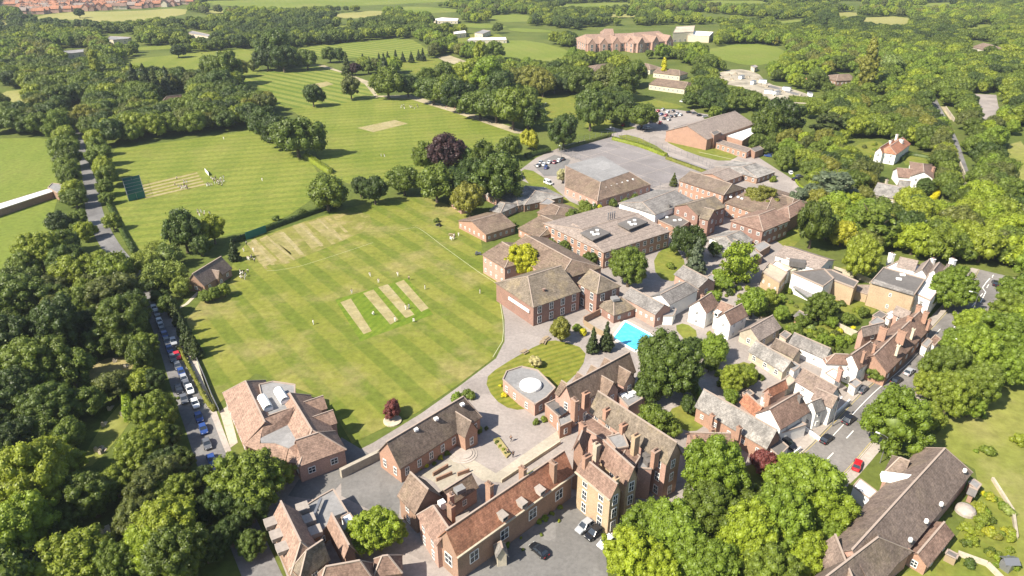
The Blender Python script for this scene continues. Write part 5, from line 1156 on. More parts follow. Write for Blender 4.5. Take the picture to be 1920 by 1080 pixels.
b.facet([(1486, 537, 3.2), (1500, 534, 3.2), (1535, 550, 3.2), (1520, 560, 3.2)], 'lead', .3, 'curved_canopy'); b.done()
b = Bld('brick_house', 'yellow brick modern block with dark flat roof joined right of the curved white house', 'b_yellow', 'darkflat', 'house')
b.flat([(1546, 507), (1560, 507), (1609, 529), (1601, 540), (1558, 524)], 6.2, 'darkflat', .45, False); b.flat([(1604, 535), (1632, 535), (1626, 552), (1602, 545)], 3, 't_pink', .2, False); b.done()
b = Bld('house', 'wide tan-roofed house with dark dormer and white front above the curved white house', 'render', 't_pink', 'house')
b.wing((1452, 478), (1536, 506), (1464, 460), (1552, 486), 6.6, 8.4); b.block('dormer', 1494, 498, 5.6, (5, 2.6, 1.9), 'darkflat', -.33); b.flat([(1440, 502), (1455, 490), (1486, 504), (1468, 514)], 4.6, 'whiteroof', .4, False); b.done(wsz=(1.2, 1.4))
b = Bld('yellow_brick_block', 'small yellow brick house with two rows of dark windows left of the curved white house', 'b_yellow', 'whiteroof', 'house')
b.flat([(1429, 510), (1442, 494), (1476, 512), (1462, 530)], 5.4, 'stone', .4); b.done(wsz=(.8, 1.0), sp=1.9)
b = Bld('house', 'large brown hipped cottage with pale ridges on the street corner', 'render', 't_plum', 'house')
b.wing((1489, 714), (1553, 752), (1504, 688), (1572, 728), 5.8, 8.8); b.wing((1520, 748), (1560, 766), (1536, 728), (1566, 744), 5.4, 7.6); b.chimney(1575, 700, 7, 1.6, .8, 1.4, .5, 'b_pink', 2); b.done(wsz=(.9, 1.2))
b = Bld('house', 'dark slate fronted bay between red roof and brown hipped cottage', 'render', 't_slate', 'house')
b.wing((1530, 775), (1548, 768), (1518, 758), (1536, 744), 5, 7.2); b.done(wsz=(.9, 1.2))
b = Bld('cottage', 'red tiled cottage with round chimney facing the street', 'render', 't_red', 'house'); b.rm = M['t_rust']
b.wing((1464, 806), (1519, 772), (1438, 770), (1492, 738), 5.2, 8.8); b.chimney(1500, 748, 8.2, 1.0, 1, 1, .5, 'darkflat', 1); b.chimney(1440, 752, 6.5, 2.2, .9, 1.4, .5, 'b_orange', 2); b.done(wsz=(.9, 1.2))
b = Bld('cottage', 'small red tiled lean-to roofs behind the long grey slate building', 'b_pink', 't_rust', 'house')
b.wing((1386, 754), (1415, 782), (1404, 742), (1436, 768), 4, 6.4, win=False); b.wing((1445, 745), (1478, 728), (1440, 733), (1474, 716), 4.5, 6.6, win=False); b.rm = M['t_red']; b.done()
b = Bld('long_range', 'long weathered grey stone-slate building running down to the street', 'b_orange', 't_stone', 'house')
b.wing((1302, 762), (1438, 842), (1313, 724), (1460, 810), 4.2, 8.0)
b.chimney(1334, 790, 5, 2.6, .8, 1.2, .6, 'b_orange', 2); b.chimney(1384, 815, 5, 3, .9, 1.2, .6, 'b_orange', 2); b.done(wsz=(.9, 1.1), floors=1)
b = Bld('shop', 'glass-roofed dark shop front lean-to at the street end of the grey slate building', 'render', 'darkflat', 'shop')
b.flat([(1440, 838), (1455, 818), (1478, 838), (1460, 856)], 3.4, 'darkflat', .2, False); b.flat([(1464, 812), (1474, 800), (1500, 790), (1512, 796)], 3.4, 'lead', .2, False); b.done()
b = Bld('cottage', 'rust-roofed cottage with two brick stacks left of the grey slate building', 'b_pink', 't_rust', 'house')
b.wing((1296, 850), (1374, 852), (1300, 806), (1384, 818), 5, 8, win=False); b.chimney(1304, 832, 7, 2.6, 1, 1.4, .2, 'b_orange', 2); b.chimney(1334, 812, 7, 2, 1, 1.4, .2, 'b_orange', 2); b.done()
for lab, px, z, wm_, rf_ in (('blue-grey flat extension at the street end of the cart barn', [(1475, 686), (1488, 678), (1501, 686), (1489, 696)], 3, 'render', 'lead'), ('cream-roofed lean-to below the blue-grey extension', [(1464, 716), (1480, 703), (1492, 714), (1478, 724)], 3, 'cream', 'stone'),
    ('pale courtyard extension behind the red tiled cottage', [(1428, 742), (1443, 733), (1454, 743), (1440, 752)], 3, 'render', 'pavement'), ('tiny flat-roofed store beside the small red lean-tos', [(1392, 737), (1404, 730), (1414, 738), (1402, 744)], 2.4, 'b_pink', 'darkflat'),
    ('white flat-roofed link between cottage range and terrace', [(1548, 700), (1562, 692), (1580, 702), (1566, 712)], 4, 'render', 'whiteroof'), ('grey lean-to in front of the white end house', [(1592, 718), (1604, 710), (1616, 718), (1604, 727)], 2.6, 'render', 'lead'),
    ('grey shed between the walled gardens and the terrace', [(1612, 622), (1622, 614), (1634, 621), (1623, 630)], 2.4, 'b_pink', 'lead'), ('white extension behind the far end of the terrace', [(1655, 592), (1672, 582), (1684, 590), (1668, 600)], 3.4, 'render', 'whiteroof'),
    ('low tan-roofed shop extension jutting toward the street', [(1742, 640), (1754, 628), (1764, 636), (1752, 648)], 2.8, 'render', 't_rust'), ('white street-side bay at the middle of the terrace', [(1728, 646), (1740, 634), (1748, 640), (1738, 652)], 3.0, 'render', 'lead'),
    ('grey flat-roofed garage behind the sports hall', [(1322, 522), (1334, 514), (1346, 522), (1334, 531)], 2.8, 'b_pink', 'lead'), ('small slate roof between barn and cottage range', [(1462, 628), (1472, 620), (1484, 627), (1474, 636)], 3.0, 'stone', 't_slate')):
    b = Bld('extension', lab, wm_, 'lead', 'extension'); b.flat(px, z, rf_, .2); b.done(wsz=(.8, 1.0), sp=2.6, maxw=6)
b = Bld('barn', 'dark parallel roof behind the long weathered cart barn', 'stone', 't_dark', 'barn')
b.wing((1444, 650), (1488, 672), (1452, 632), (1498, 656), 3, 5.0, win=False); b.done()
# long brown roof bottom right
b = Bld('long_house', 'very long plum-brown hipped roof at the bottom right corner', 'b_pink', 't_plum', 'house')
f = b.wing((1640, 1110), (1824, 886), (1560, 1068), (1774, 841), 4.6, 10.2, win=False)
b.wing((1654, 890), (1690, 905), (1692, 862), (1740, 876), 4.4, 7.4, win=False)
b.wing((1570, 1150), (1712, 1034), (1533, 1110), (1636, 1000), 4.5, 9.8, win=False)
b.wing((1528, 1030), (1560, 1120), (1570, 1010), (1600, 1090), 4.5, 8.6, win=False)
for u, v in ((1764, 948), (1736, 980), (1706, 1015), (1808, 885)): b.block('roof_vent', u, v, 6.2, (.5, .5, .8), 'white')
m = MB(); m.bar(P(1653, 893, 5.6), P(1724, 902, 8.2), 1.4, 1.6); b.extra.append(('white_parapet', m, M['white'])); b.done()
b = Bld('annexe', 'low reddish lean-to annexe on the garden side of the very long roof', 'b_orange', 't_rust', 'annexe')
b.wing((1740, 1064), (1790, 1003), (1720, 1040), (1768, 980), 2.6, 4.2); b.done(floors=1)
b = Bld('conservatory', 'white conservatory in the gap beside the bright trees and long roof', 'white', 'whiteroof', 'conservatory')
b.flat([(1600, 912), (1612, 898), (1644, 922), (1630, 935)], 3, 'whiteroof', .2, False); b.done()
b = Bld('shed', 'orange framed garden shed beside a grey roof at the end of the long house', 'b_orange', 'darkflat', 'shed')
b.wing((1812, 925), (1828, 932), (1818, 912), (1834, 920), 2.2, 3.2, win=False); b.flat([(1816, 905), (1826, 898), (1840, 908), (1832, 918)], 2.4, 'lead', .1, False); b.done()
b = Bld('shed', 'small dark log store by the annexe path', 'wood', 'darkflat', 'shed')
b.flat([(1773, 1038), (1778, 1030), (1797, 1040), (1793, 1048)], 1.8, 'darkflat', .1, False); b.done()
# right-hand houses
b = Bld('white_house', 'white house with orange roofs and white chimneys in the right-hand wood', 'render', 't_red', 'house')
b.wing((1681, 290), (1708, 270), (1668, 274), (1694, 257), 5.6, 8.6); b.wing((1655, 288), (1680, 272), (1648, 278), (1676, 260), 5.6, 8.4)
b.chimney(1681, 258, 8, 2.4, 1.2, 1.2, .4, 'render', 2); b.chimney(1669, 268, 8, 1.6, 1.2, 1.2, .4, 'render', 2); b.chimney(1690, 266, 8, 1.6, 1.4, 2.2, .4, 'render', 2); b.done(wsz=(1, 1.4))
b = Bld('brick_roofed_house', 'house with upright rust roof and white walls behind the clipped dome tree', 'render', 't_rust', 'house')
b.wing((1752, 336), (1748, 308), (1733, 332), (1731, 307), 5.6, 8.4); b.wing((1684, 332), (1714, 334), (1686, 316), (1716, 316), 4, 6.8); b.chimney(1750, 318, 7, 1.6, 1, 1.6, .1, 'b_orange', 2); b.done(wsz=(1, 1.4))
b = Bld('stone_house', 'grey stone-slated house with several small gables left of the dome tree', 'stone', 't_stone', 'house')
b.wing((1634, 364), (1688, 374), (1640, 342), (1694, 350), 4.6, 7.6); b.wing((1684, 350), (1706, 352), (1684, 338), (1706, 340), 4.4, 7); b.chimney(1662, 342, 7, 1.6, 1, 1.2, .2, 'stone', 1); b.done(wsz=(1, 1.4))
# distant buildings
def far_block(label, wings, wall, roof, name='house', cat='house', ze=4, zr=7, group=None, cross=(), det=1):
    b = Bld(name, label, wall, roof, cat, group, det)
    for w_ in wings: b.wing(*w_, ze, zr, cross=cross)
    return b
far_block('brown hipped home nearest the two pines on the left of its group', [((1110, 135), (1165, 127), (1124, 121), (1156, 116))], 'cream', 't_brown').done()
far_block('brown hipped home with pale walls, top of its group', [((1182, 124), (1219, 131), (1190, 115), (1216, 120))], 'cream', 't_brown').done()
far_block('brown hipped home in the middle of the far group', [((1224, 136), (1275, 142), (1232, 126), (1272, 132))], 'cream', 't_brown').done()
far_block('long brown hipped home lowest in the far group', [((1216, 158), (1284, 167), (1228, 146), (1290, 154))], 'cream', 't_brown').done()
far_block('half-hidden brown roof in the wood left of the golden thin tree', [((1088, 140), (1108, 136), (1098, 130), (1112, 128))], 'b_brown', 't_brown').done()
b = far_block('long row of new pink apartment blocks with steep gables and scaffolding', [], 'b_pink', 't_red', 'apartment_building', 'apartments', det=1); b.wm = M['b_pink']; b.rm = M['t_salmon']
b.wing((1098, 83), (1200, 80), (1102, 66), (1206, 60), 8, 15, cross=((.1, 9, 13.5, 3), (.32, 9, 13.5, 3), (.55, 9, 14.5, 3), (.8, 9, 13.5, 3)))
b.wing((1188, 82), (1264, 76), (1192, 62), (1266, 55), 9, 16, cross=((.15, 9, 15, 3), (.5, 9, 15, 3), (.85, 9, 15, 3)))
b.wing((1130, 66), (1152, 66), (1134, 54), (1150, 54), 14, 19, win=False)
b.done(wsz=(2.4, 3.2), sp=6.5, floors=2)
b = Bld('unfinished_building', 'flat unfinished pale apartment slab at the right end of the pink apartments', 'cream', 'lead', 'apartments', None, 1)
b.flat([(1262, 62), (1268, 50), (1303, 48), (1300, 60)], 10, 'stone', .4); b.flat([(1290, 66), (1300, 58), (1338, 60), (1330, 68)], 7, 'whiteroof', .4); b.done(wsz=(2, 2.4), sp=6)
for px, ze, lab in (([(812, 36), (828, 33), (860, 35), (858, 39), (820, 39)], 4, 'far white building at the edge of the left-centre woods'),
                    ([(875, 76), (882, 71), (948, 70), (950, 75)], 3.5, 'long white clubhouse roof beside the far bright field'),
                    ([(850, 60), (872, 57), (874, 62), (852, 64)], 5, 'white shed left of the far small lawn'), ([(890, 62), (905, 56), (920, 58), (905, 64)], 5, 'grey shed roofs above the far small lawn'),
                    ([(200, 74), (206, 68), (246, 70), (240, 73), (212, 75)], 5, 'large pale building in the far left wood'), ([(352, 62), (360, 58), (398, 66), (390, 69)], 4, 'low grey works building in the far left wood'),
                    ([(115, 96), (160, 92), (165, 97), (118, 102)], 5, 'low grey roof in the left wood edge'), ([(55, 98), (80, 94), (84, 99), (60, 103)], 5, 'small pale roof far at the left edge'),
                    ([(1408, 124), (1415, 122), (1421, 125), (1415, 128)], 3.5, 'blue-grey site cabin at the building site')):
    b = Bld('far_building', lab, 'cream', 'lead', 'building', None, 1); b.flat(px, ze, 'whiteroof' if 'white' in lab else 'lead', .4); b.done(wsz=(1.6, 1.8), sp=5, maxw=24)
far_block('brown roof among the trees above the site track', [((1568, 152), (1608, 150), (1575, 139), (1604, 138))], 'b_brown', 't_brown').done()
far_block('small orange-roofed shed beside the site track', [((1645, 193), (1668, 193), (1648, 185), (1668, 184))], 'b_orange', 't_red', 'shed', 'shed', 2.6, 4.2, det=0).done()
far_block('tiny orange-roofed hut at the edge of the building site', [((1504, 152), (1514, 152), (1505, 146), (1514, 146))], 'b_orange', 't_red', 'shed', 'shed', 2.6, 4.6, det=0).done()
far_block('old brown-roofed house with pale walls in the far right wood', [((1820, 88), (1850, 95), (1828, 78), (1855, 82))], 'cream', 't_brown', ze=6, zr=10).done()
far_block('dark-roofed house in the wood at the left, pink roof showing', [((305, 190), (345, 186), (312, 180), (345, 178))], 'b_pink', 't_rust').done()
far_block('grey-pink house at the top edge among far trees', [((1515, 18), (1545, 16), (1518, 13), (1545, 11))], 'b_pink', 't_pink', ze=6, zr=10).done()
# the far town
rd = random.Random(12); TW = {}
def townhouse(mt):
    w_ = MB(); r_ = MB(); w_.box((0, 0, 0), 11, 8, 5.4); w_.face([(-5.5, -4, 5.4), (-5.5, 4, 5.4), (-5.5, 0, 8.6)]); w_.face([(5.5, -4, 5.4), (5.5, 0, 8.6), (5.5, 4, 5.4)])
    r_.slab([(-6, -4.6, 5), (6, -4.6, 5), (6, 0, 9), (-6, 0, 9)], .25); r_.slab([(-6, 4.6, 5.02), (-6, 0, 9.02), (6, 0, 9.02), (6, 4.6, 5.02)], .25); r_.box((3, .4, 7.6), 1, 1.4, 2.6)
    return w_.mesh('wall', M['cream' if mt == 't_rust' else 'b_pink']), r_.mesh('roof', M[mt])
for k in ('t_red', 't_pink', 't_rust'): TW[k] = townhouse(k)
cnt = 0; rows = []
for v in np.arange(2, 27, 1.55):
    u = (0 if v < 14 else 40)+rd.uniform(0, 8); lim = np.interp(v, [0, 8, 14, 20, 27], [370, 360, 300, 190, 90])
    while u < lim:
        rows.append((u, v)); u += rd.uniform(7.5, 13)
for u, v in rows:
    p = P(u+rd.uniform(-2, 2), v+rd.uniform(-.3, .3))
    if any(inpoly(p.x+a, p.y+b_, f) for f in FIELDS[:8] for a, b_ in ((0, -6), (6, 0), (-6, 0))): continue
    k = rd.choice(['t_red', 't_red', 't_pink', 't_rust']); e = empty('town_house', p, 'house in the pink and red roofed town on the far left skyline', 'house', 'houses of the far town', rd.choice([.2, .25, 1.75])+rd.uniform(-.15, .15)); sc_ = rd.uniform(.95, 1.3); e.scale = (sc_, sc_, sc_)
    inst('wall', TW[k][0], e); inst('roof', TW[k][1], e); cnt += 1
    q = [(p.x-9, p.y-9), (p.x+9, p.y-9), (p.x+9, p.y+9), (p.x-9, p.y+9)]; FIELDS.append(q) if rd.random() < .8 else None
print('town', cnt)
# swimming pool
pl = wpoly([(1172, 602), (1227, 632), (1192, 660), (1148, 634)]); a, b2, c, d2 = [Vector(q) for q in pl]
tp = MB(); o_ = tag(sheet('pool_water', pl, .09, M['water'], world=True, clear=False), kind='structure')
e = MB()
for q, r in zip(pl, pl[1:]+pl[:1]): e.bar((*q, .1), (*r, .1), .7, .24)
tag(e.build('pool_coping', M['whiteroof']), kind='structure')
for k in range(1, 5):
    q1, q2 = a.lerp(d2, k/5), b2.lerp(c, k/5); sheet('pool_lane_line', ribbon([tuple(q1), tuple(q2)], .22), .098, flat('pool_lane_blue', (.06, .38, .62)), world=True, clear=False)
def wallrun(px, h, wd, mat, label, name='garden_wall', cat='wall'):
    pts = wpoly(px); m = MB(); o3 = (*pts[0], 0)
    for a, b_ in zip(pts, pts[1:]): m.bar((*a, h/2), (*b_, h/2), wd, h)
    return tag(m.build(name, M[mat]), label, cat) if False else tag_at(m, name, mat, o3, label, cat)
def tag_at(m, name, mat, o3, label, cat, group=None):
    o = m.build(name, M[mat], None, o3); o.location = o3; return tag(o, label, cat, group)
wallrun([(1094, 606), (1126, 590)], 2.2, .4, 'b_brown', 'brick wall screening the swimming pool plant from the drive')
wallrun([(1095, 610), (1120, 626), (1150, 640)], 1.8, .2, 'wood', 'timber fence along the near side of the pool terrace', 'fence', 'fence')
wallrun([(640, 895), (715, 858)], 2.2, .9, 'paving', 'pale coped wall between chapel yard and side yard')
wallrun([(1515, 588), (1560, 612), (1620, 640)], 2, .4, 'stone', 'long pale stone wall dividing the cottage gardens')
wallrun([(1640, 545), (1632, 575)], 2, .4, 'render', 'white garden wall below the yellow brick block')
wallrun([(1562, 508), (1600, 520), (1632, 532)], 1.8, .3, 'stone', 'stone wall behind the modern houses')
wallrun([(1772, 205), (1788, 228)], 2.2, .5, 'stone', 'short stone wall beside the upper road')
wallrun([(1788, 285), (1812, 345)], 2.2, .5, 'stone', 'long stone wall on the right of the upper road')
wallrun([(1795, 1040), (1850, 1060), (1880, 1090)], .8, .8, 'stone', 'low stone edging crossing the bottom right garden')
wallrun([(1860, 900), (1898, 960), (1905, 1010)], .8, .5, 'stone', 'low boundary kerb between cottage garden and rough meadow')
wallrun([(1310, 285), (1400, 305)], .1, .3, 'stone', 'low kerb wall on the theatre lawn edge')
wallrun([(412, 775), (398, 745), (380, 700), (360, 655)], 1.2, .12, 'metal', 'thin metal railing between lane pavement and cricket field', 'fence', 'fence')
wallrun([(1480, 860), (1500, 845)], 1.1, .3, 'white', 'short white garden wall at the street corner')
wallrun([(1500, 800), (1540, 830)], 1.0, .3, 'white', 'white forecourt wall of the red tiled cottage')
wallrun([(1555, 790), (1592, 755)], 1.1, .3, 'white', 'white railing wall in front of the brown hipped cottage')
wallrun([(940, 905), (990, 872), (1050, 832)], .9, .35, 'stone', 'pale coping wall along the garden side of the red front range')
wallrun([(1560, 1000), (1600, 960)], .1, .2, 'stone', 'edging under the bright trees') if False else None
# play court fence
def fence(px, h, label, step=4.0, mesh_h=None):
    pts = resample(wpoly(px), step); m = MB(); o3 = (*pts[0], 0)
    e = empty('court_fence', o3, label, 'fence'); pm = MB()
    for q in pts: pm.box((*q, 0), .12, .12, h)
    pm.build('fence_posts', M['metal'], e, o3)
    for z in (h*.02+.1, h*.5, h-.1):
        for a, b_ in zip(pts, pts[1:]): m.bar((*a, z), (*b_, z), .06, .06)
    m.build('fence_rails', M['metal'], e, o3)
fence([(1046, 284), (1150, 257), (1334, 318), (1222, 352), (1046, 284)], 3.2, 'tall wire fence round the grey play court')
# long white-roofed stand at far left
b = Bld('long_shelter', 'long low white-roofed shelter running off the left edge of the pasture', 'b_brown', 'whiteroof', 'shelter')
b.flat([(-60, 412), (-60, 400), (97, 352), (106, 357)], 3.0, 'whiteroof', .15, False); b.flat([(90, 352), (98, 344), (122, 346), (124, 358), (108, 362)], 3.6, 'lead', .3, False); b.done()
# cricket nets cage
def cage(px, h, label, mat='green_net'):
    pts = wpoly(px); o3 = (*pts[0], 0); e = empty('cricket_net', o3, label, 'cricket net'); pm = MB(); sm = MB()
    for i in range(4):
        a, b_ = Vector(pts[i]), Vector(pts[(i+1) % 4]); n = max(1, int((b_-a).length/3.5))
        for k in range(n): q = a.lerp(b_, k/n); pm.box((q.x, q.y, 0), .14, .14, h)
        pm.bar((*a, h), (*b_, h), .08, .08)
        if i in (0, 2, 3): sm.bar((*a, h*.5), (*b_, h*.5), .06, h*.98)
    a, b_, c, d_ = [Vector(q) for q in pts]
    for k in range(1, 5):
        q, r = a.lerp(d_, k/5), b_.lerp(c, k/5); pm.bar((*q, h), (*r, h), .08, .08); sm.bar((*q, h*.5), (*r, h*.5), .04, h*.9)
    pm.build('net_frame', M['metal'], e, o3); sm.build('net_screen', M[mat], e, o3)
    sheet('net_floor', pts, .066, M['dark_asphalt'], world=True, clear=False)
cage([(232, 347), (264, 340), (273, 370), (242, 378)], 3.2, 'dark green caged cricket nets at the left of the nets field')
m = MB(); q = wpoly([(462, 450), (500, 436)]); m.bar((*q[0], 1.6), (*q[1], 1.6), .12, 3.0); tag_at(m, 'sight_screen', 'green_net', (*q[0], 0), 'blue-green screen netting behind the practice strips', 'screen')
m = MB(); q = wpoly([(385, 322), (392, 330)]); m.bar((*q[0], .9), (*q[1], .9), .15, 1.6); tag_at(m, 'sight_screen', 'white', (*q[0], 0), 'pale sight screen beside the crowd on the nets field', 'screen')
m = MB(); q = wpoly([(470, 452), (475, 450)]); m.bar((*q[0], 2), (*q[1], 2), .15, 2.6)
fill_all_after_buildings()
HAZE = 0.00008
# ---------------------------------------------------------------- CARS
PAINT = {}
def paint(c):
    cols = dict(white=(.75, .75, .74), silver=(.42, .43, .45), black=(.015, .016, .02), red=(.55, .02, .03), blue=(.03, .07, .25), grey=(.13, .135, .15), maroon=(.22, .02, .05))
    if c not in PAINT: PAINT[c] = flat('car_paint_'+c, cols[c], .25, .6)
    return PAINT[c]
def loft(sections):                       # sections: list of loops (same length)
    mb = MB(); n = len(sections[0])
    for s in sections: mb.v += s
    for j in range(len(sections)-1):
        for i in range(n):
            k = (i+1) % n; mb.f.append((j*n+i, j*n+k, (j+1)*n+k, (j+1)*n+i)); mb.m.append(0)
    mb.f.append(tuple(range(n-1, -1, -1))); mb.m.append(0); mb.f.append(tuple((len(sections)-1)*n+i for i in range(n))); mb.m.append(0)
    return mb
def car_meshes(kind):
    L, W, H = dict(car=(4.3, 1.78, 1.46), van=(5.0, 1.95, 2.1), suv=(4.6, 1.85, 1.7))[kind]; h = L/2
    prof = [(-h, .35, .62, .80), (-h+.12, .22, .80, .88), (-h*.62, .2, .92, .93), (-h*.2, .2, .96, .95), (h*.35, .2, .95, .95), (h*.68, .2, .88, .93), (h-.12, .22, .72, .86), (h, .35, .58, .78)]
    if kind == 'van': prof = [(-h, .35, 1.0, .9), (-h+.1, .22, 1.1, .95), (0, .2, 1.12, .95), (h*.6, .2, 1.1, .95), (h-.1, .22, .9, .9), (h, .35, .7, .8)]
    body = loft([[(x, -W/2*s*.96, z0), (x, W/2*s*.96, z0), (x, W/2*s, z0+.2), (x, W/2*s, (z0+z1)/2+.1), (x, W/2*s*.93, z1), (x, -W/2*s*.93, z1), (x, -W/2*s, (z0+z1)/2+.1), (x, -W/2*s, z0+.2)] for x, z0, z1, s in prof])
    if kind == 'van': x0, x1, x2, x3 = -h*.97, -h*.92, h*.42, h*.78; zb = 1.06
    else: x0, x1, x2, x3 = -h*.80, -h*.52, h*.16, h*.5; zb = .90
    wt = W*.36; wb = W*.455
    glass = MB(); gl = [[(x0, -wb, zb), (x0, wb, zb)], [(x1, -wt, H-.07), (x1, wt, H-.07)], [(x2, -wt, H-.05), (x2, wt, H-.05)], [(x3, -wb, zb), (x3, wb, zb)]]
    a, b, c, d = gl; glass.face([a[1], a[0], b[0], b[1]]); glass.face([c[1], c[0], d[0], d[1]]); glass.face([a[0], d[0], c[0], b[0]]); glass.face([a[1], b[1], c[1], d[1]]); glass.face([b[0], c[0], c[1], b[1]])
    roof = MB(); roof.slab([(x1-.06, -wt-.04, H-.02), (x2+.05, -wt-.04, H), (x2+.05, wt+.04, H), (x1-.06, wt+.04, H-.02)], .07)
    for s in (-1, 1):
        roof.bar((x0, s*wb, zb), (x1, s*wt, H-.05), .09, .06); roof.bar((x3, s*wb, zb), (x2, s*wt, H-.05), .09, .06); roof.bar(((x1+x2)/2, s*wb*1.01, zb), ((x1+x2)/2, s*(wt+.02), H-.05), .1, .06)
    if kind == 'van':
        for s in (-1, 1): roof.bar(((x0+x2)/2-.2, s*(wb+wt)/2*1.02, (zb+H)/2), (x2-.9, s*(wb+wt)/2*1.02, (zb+H)/2), .12, .8)
    wh = MB(); wh.v = []
    k = 14; r = .33
    for y in (-.11, .11): wh.v += [(math.cos(2*math.pi*i/k)*r, y, math.sin(2*math.pi*i/k)*r) for i in range(k)]
    wh.v += [(math.cos(2*math.pi*i/k)*r*.6, .13, math.sin(2*math.pi*i/k)*r*.6) for i in range(k)]
    for i in range(k):
        j = (i+1) % k; wh.f.append((i, j, k+j, k+i)); wh.m.append(0); wh.f.append((k+i, k+j, 2*k+j, 2*k+i)); wh.m.append(0)
    wh.f.append(tuple(2*k+i for i in range(k))); wh.m.append(1); wh.f.append(tuple(reversed(range(k)))); wh.m.append(1)
    hl = MB(); hl.box((0, 0, 0), .18, .36, .17); tl = MB(); tl.box((0, 0, 0), .12, .34, .2)
    return dict(L=L, W=W, body=body.mesh('body', paint('white')), glass=glass.mesh('windows', M['glass']), roof=roof.mesh('car_roof', paint('white')),
                wheel=wh.mesh('wheel', [flat('tyre', (.02, .02, .02), .9), M['metal']]) if 'wheel' not in CARM else CARM['wheel'],
                hl=hl.mesh('headlight', flat('lamp_glass', (.8, .8, .78), .15, .6)), tl=tl.mesh('tail_light', flat('tail_lamp', (.35, .01, .01), .3)))
CARM = {}
for k_ in ('car', 'suv', 'van'): CARM[k_] = car_meshes(k_); CARM['wheel'] = CARM[k_]['wheel']
def car(x, y, rz, col, label, group=None, kind='car'):
    c = CARM[kind]; e = empty('parked_car' if kind != 'van' else 'parked_van', (x, y, .1), label, 'van' if kind == 'van' else 'car', group, rz); h = c['L']/2
    inst('body', c['body'], e, mat=paint(col)); inst('windows', c['glass'], e); inst('car_roof', c['roof'], e, mat=paint(col))
    for sx in (h*.62, -h*.60):
        for sy in (1, -1): inst('wheel', c['wheel'], e, (sx, sy*(c['W']/2-.1), .33), 0 if sy > 0 else math.pi)
    for sy in (1, -1): inst('headlight', c['hl'], e, (h-.13, sy*c['W']*.31, .52)); inst('tail_light', c['tl'], e, (-h+.07, sy*c['W']*.32, .56))
    return e
def carpx(u0, v0, u1, v1, col, label, group=None, kind='car'):
    """tail pixel, nose pixel"""
    a, b = P(u0, v0, .6), P(u1, v1, .6); c = (a+b)/2; return car(c.x, c.y, math.atan2(b.y-a.y, b.x-a.x), col, label, group, kind)
carpx(1025, 1044, 997, 1020, 'black', 'black saloon car turning in front of the little stone porch')
carpx(1113, 975, 1082, 1000 - 2, 'silver', 'silver people carrier parked nearest the mansion wall', kind='suv')
carpx(1130, 988, 1100, 1010, 'black', 'black car parked between the silver car and the white car', kind='suv')
carpx(1152, 1005, 1124, 1026, 'white', 'white car parked nearest the bright trees by the mansion')
carpx(1580, 796, 1604, 778, 'black', 'black car driving up the street past the domed tree', kind='suv')
carpx(1540, 831, 1560, 815, 'black', 'black car parked on the street by the white forecourt wall')
carpx(1603, 884, 1612, 860, 'red', 'bright red car parked beside the tree belt on the street')
carpx(1668, 722, 1694, 704, 'black', 'dark car parked on the street below the silver car')
carpx(1694, 706, 1716, 688, 'silver', 'silver car parked on the street near the climber-clad tree')
carpx(1608, 738, 1626, 722, 'grey', 'grey car in the forecourt of the white end house')
carpx(1462, 822, 1492, 842, 'black', 'long black car parked beside the shop lean-to', kind='suv')
carpx(1440, 692, 1454, 686, 'white', 'white car under the edge of the long cart barn')
carpx(1625, 552, 1632, 544, 'blue', 'small blue and white car beside the yellow brick block')
carpx(1868, 538, 1864, 524, 'black', 'dark car parked at the street bend at the right edge')
carpx(1877, 548, 1873, 534, 'black', 'second dark car parked at the street bend, nearer the right edge') if False else None
carpx(1020, 340, 1036, 346, 'white', 'white van parked on the lawn edge beside the reddish hipped roof', kind='van')
carpx(1738, 714, 1748, 704, 'white', 'white car glimpsed between the street trees') if False else None
q = [('white', 289, 578), ('silver', 294, 587), ('white', 299, 603), ('silver', 302, 611), ('grey', 305, 619), ('blue', 309, 628), ('grey', 313, 640), ('silver', 325, 640), ('blue', 318, 655), ('red', 332, 667), ('grey', 324, 671), ('grey', 333, 686), ('blue', 340, 698), ('silver', 345, 710), ('grey', 350, 721), ('white', 356, 730), ('black', 336, 730), ('white', 366, 756), ('blue', 373, 782), ('blue', 381, 804), ('grey', 388, 832), ('blue', 397, 862), ('grey', 345, 748), ('grey', 403, 890)]
nth = ['first', 'second', 'third', 'fourth', 'fifth', 'sixth', 'seventh', 'eighth', 'ninth', 'tenth', 'eleventh', 'twelfth', 'thirteenth', 'fourteenth', 'fifteenth', 'sixteenth', 'seventeenth', 'eighteenth', 'nineteenth', 'twentieth', 'twenty-first', 'twenty-second', 'twenty-third', 'twenty-fourth']
for i, (c, u, v) in enumerate(q):
    dv = 9 if v > 700 else 6; lb = f'{c} car parked on the lane, {nth[i]} from the far end of the line'
    if c == 'red': lb = 'only red car in the line parked on the lane'
    carpx(u-dv*.38, v-dv, u+dv*.38, v+dv, c, lb, 'cars parked along the lane')
rd = random.Random(3)
def lot(spots, label, group, cols, ang):
    for i, (u, v) in enumerate(spots):
        c = cols[i % len(cols)]; p = P(u, v); car(p.x, p.y, ang+rd.uniform(-.08, .08), c, f'{c} car {label}', group)
lot([(1234, 210), (1243, 207), (1252, 211), (1262, 210), (1270, 214), (1240, 216), (1249, 218), (1258, 220), (1266, 219), (1276, 217), (1245, 224), (1254, 226), (1238, 232)], 'in the packed rows of the theatre car park', 'cars in the theatre car park', ['red', 'silver', 'white', 'black', 'silver', 'blue', 'red', 'grey', 'black', 'white', 'black', 'silver'], R(60))
lot([(1292, 212), (1302, 214), (1312, 218), (1322, 220), (1222, 230), (1228, 226), (1205, 244), (1216, 242)], 'parked loosely round the theatre car park', 'loose cars by the theatre', ['black', 'grey', 'black', 'silver'], R(10))
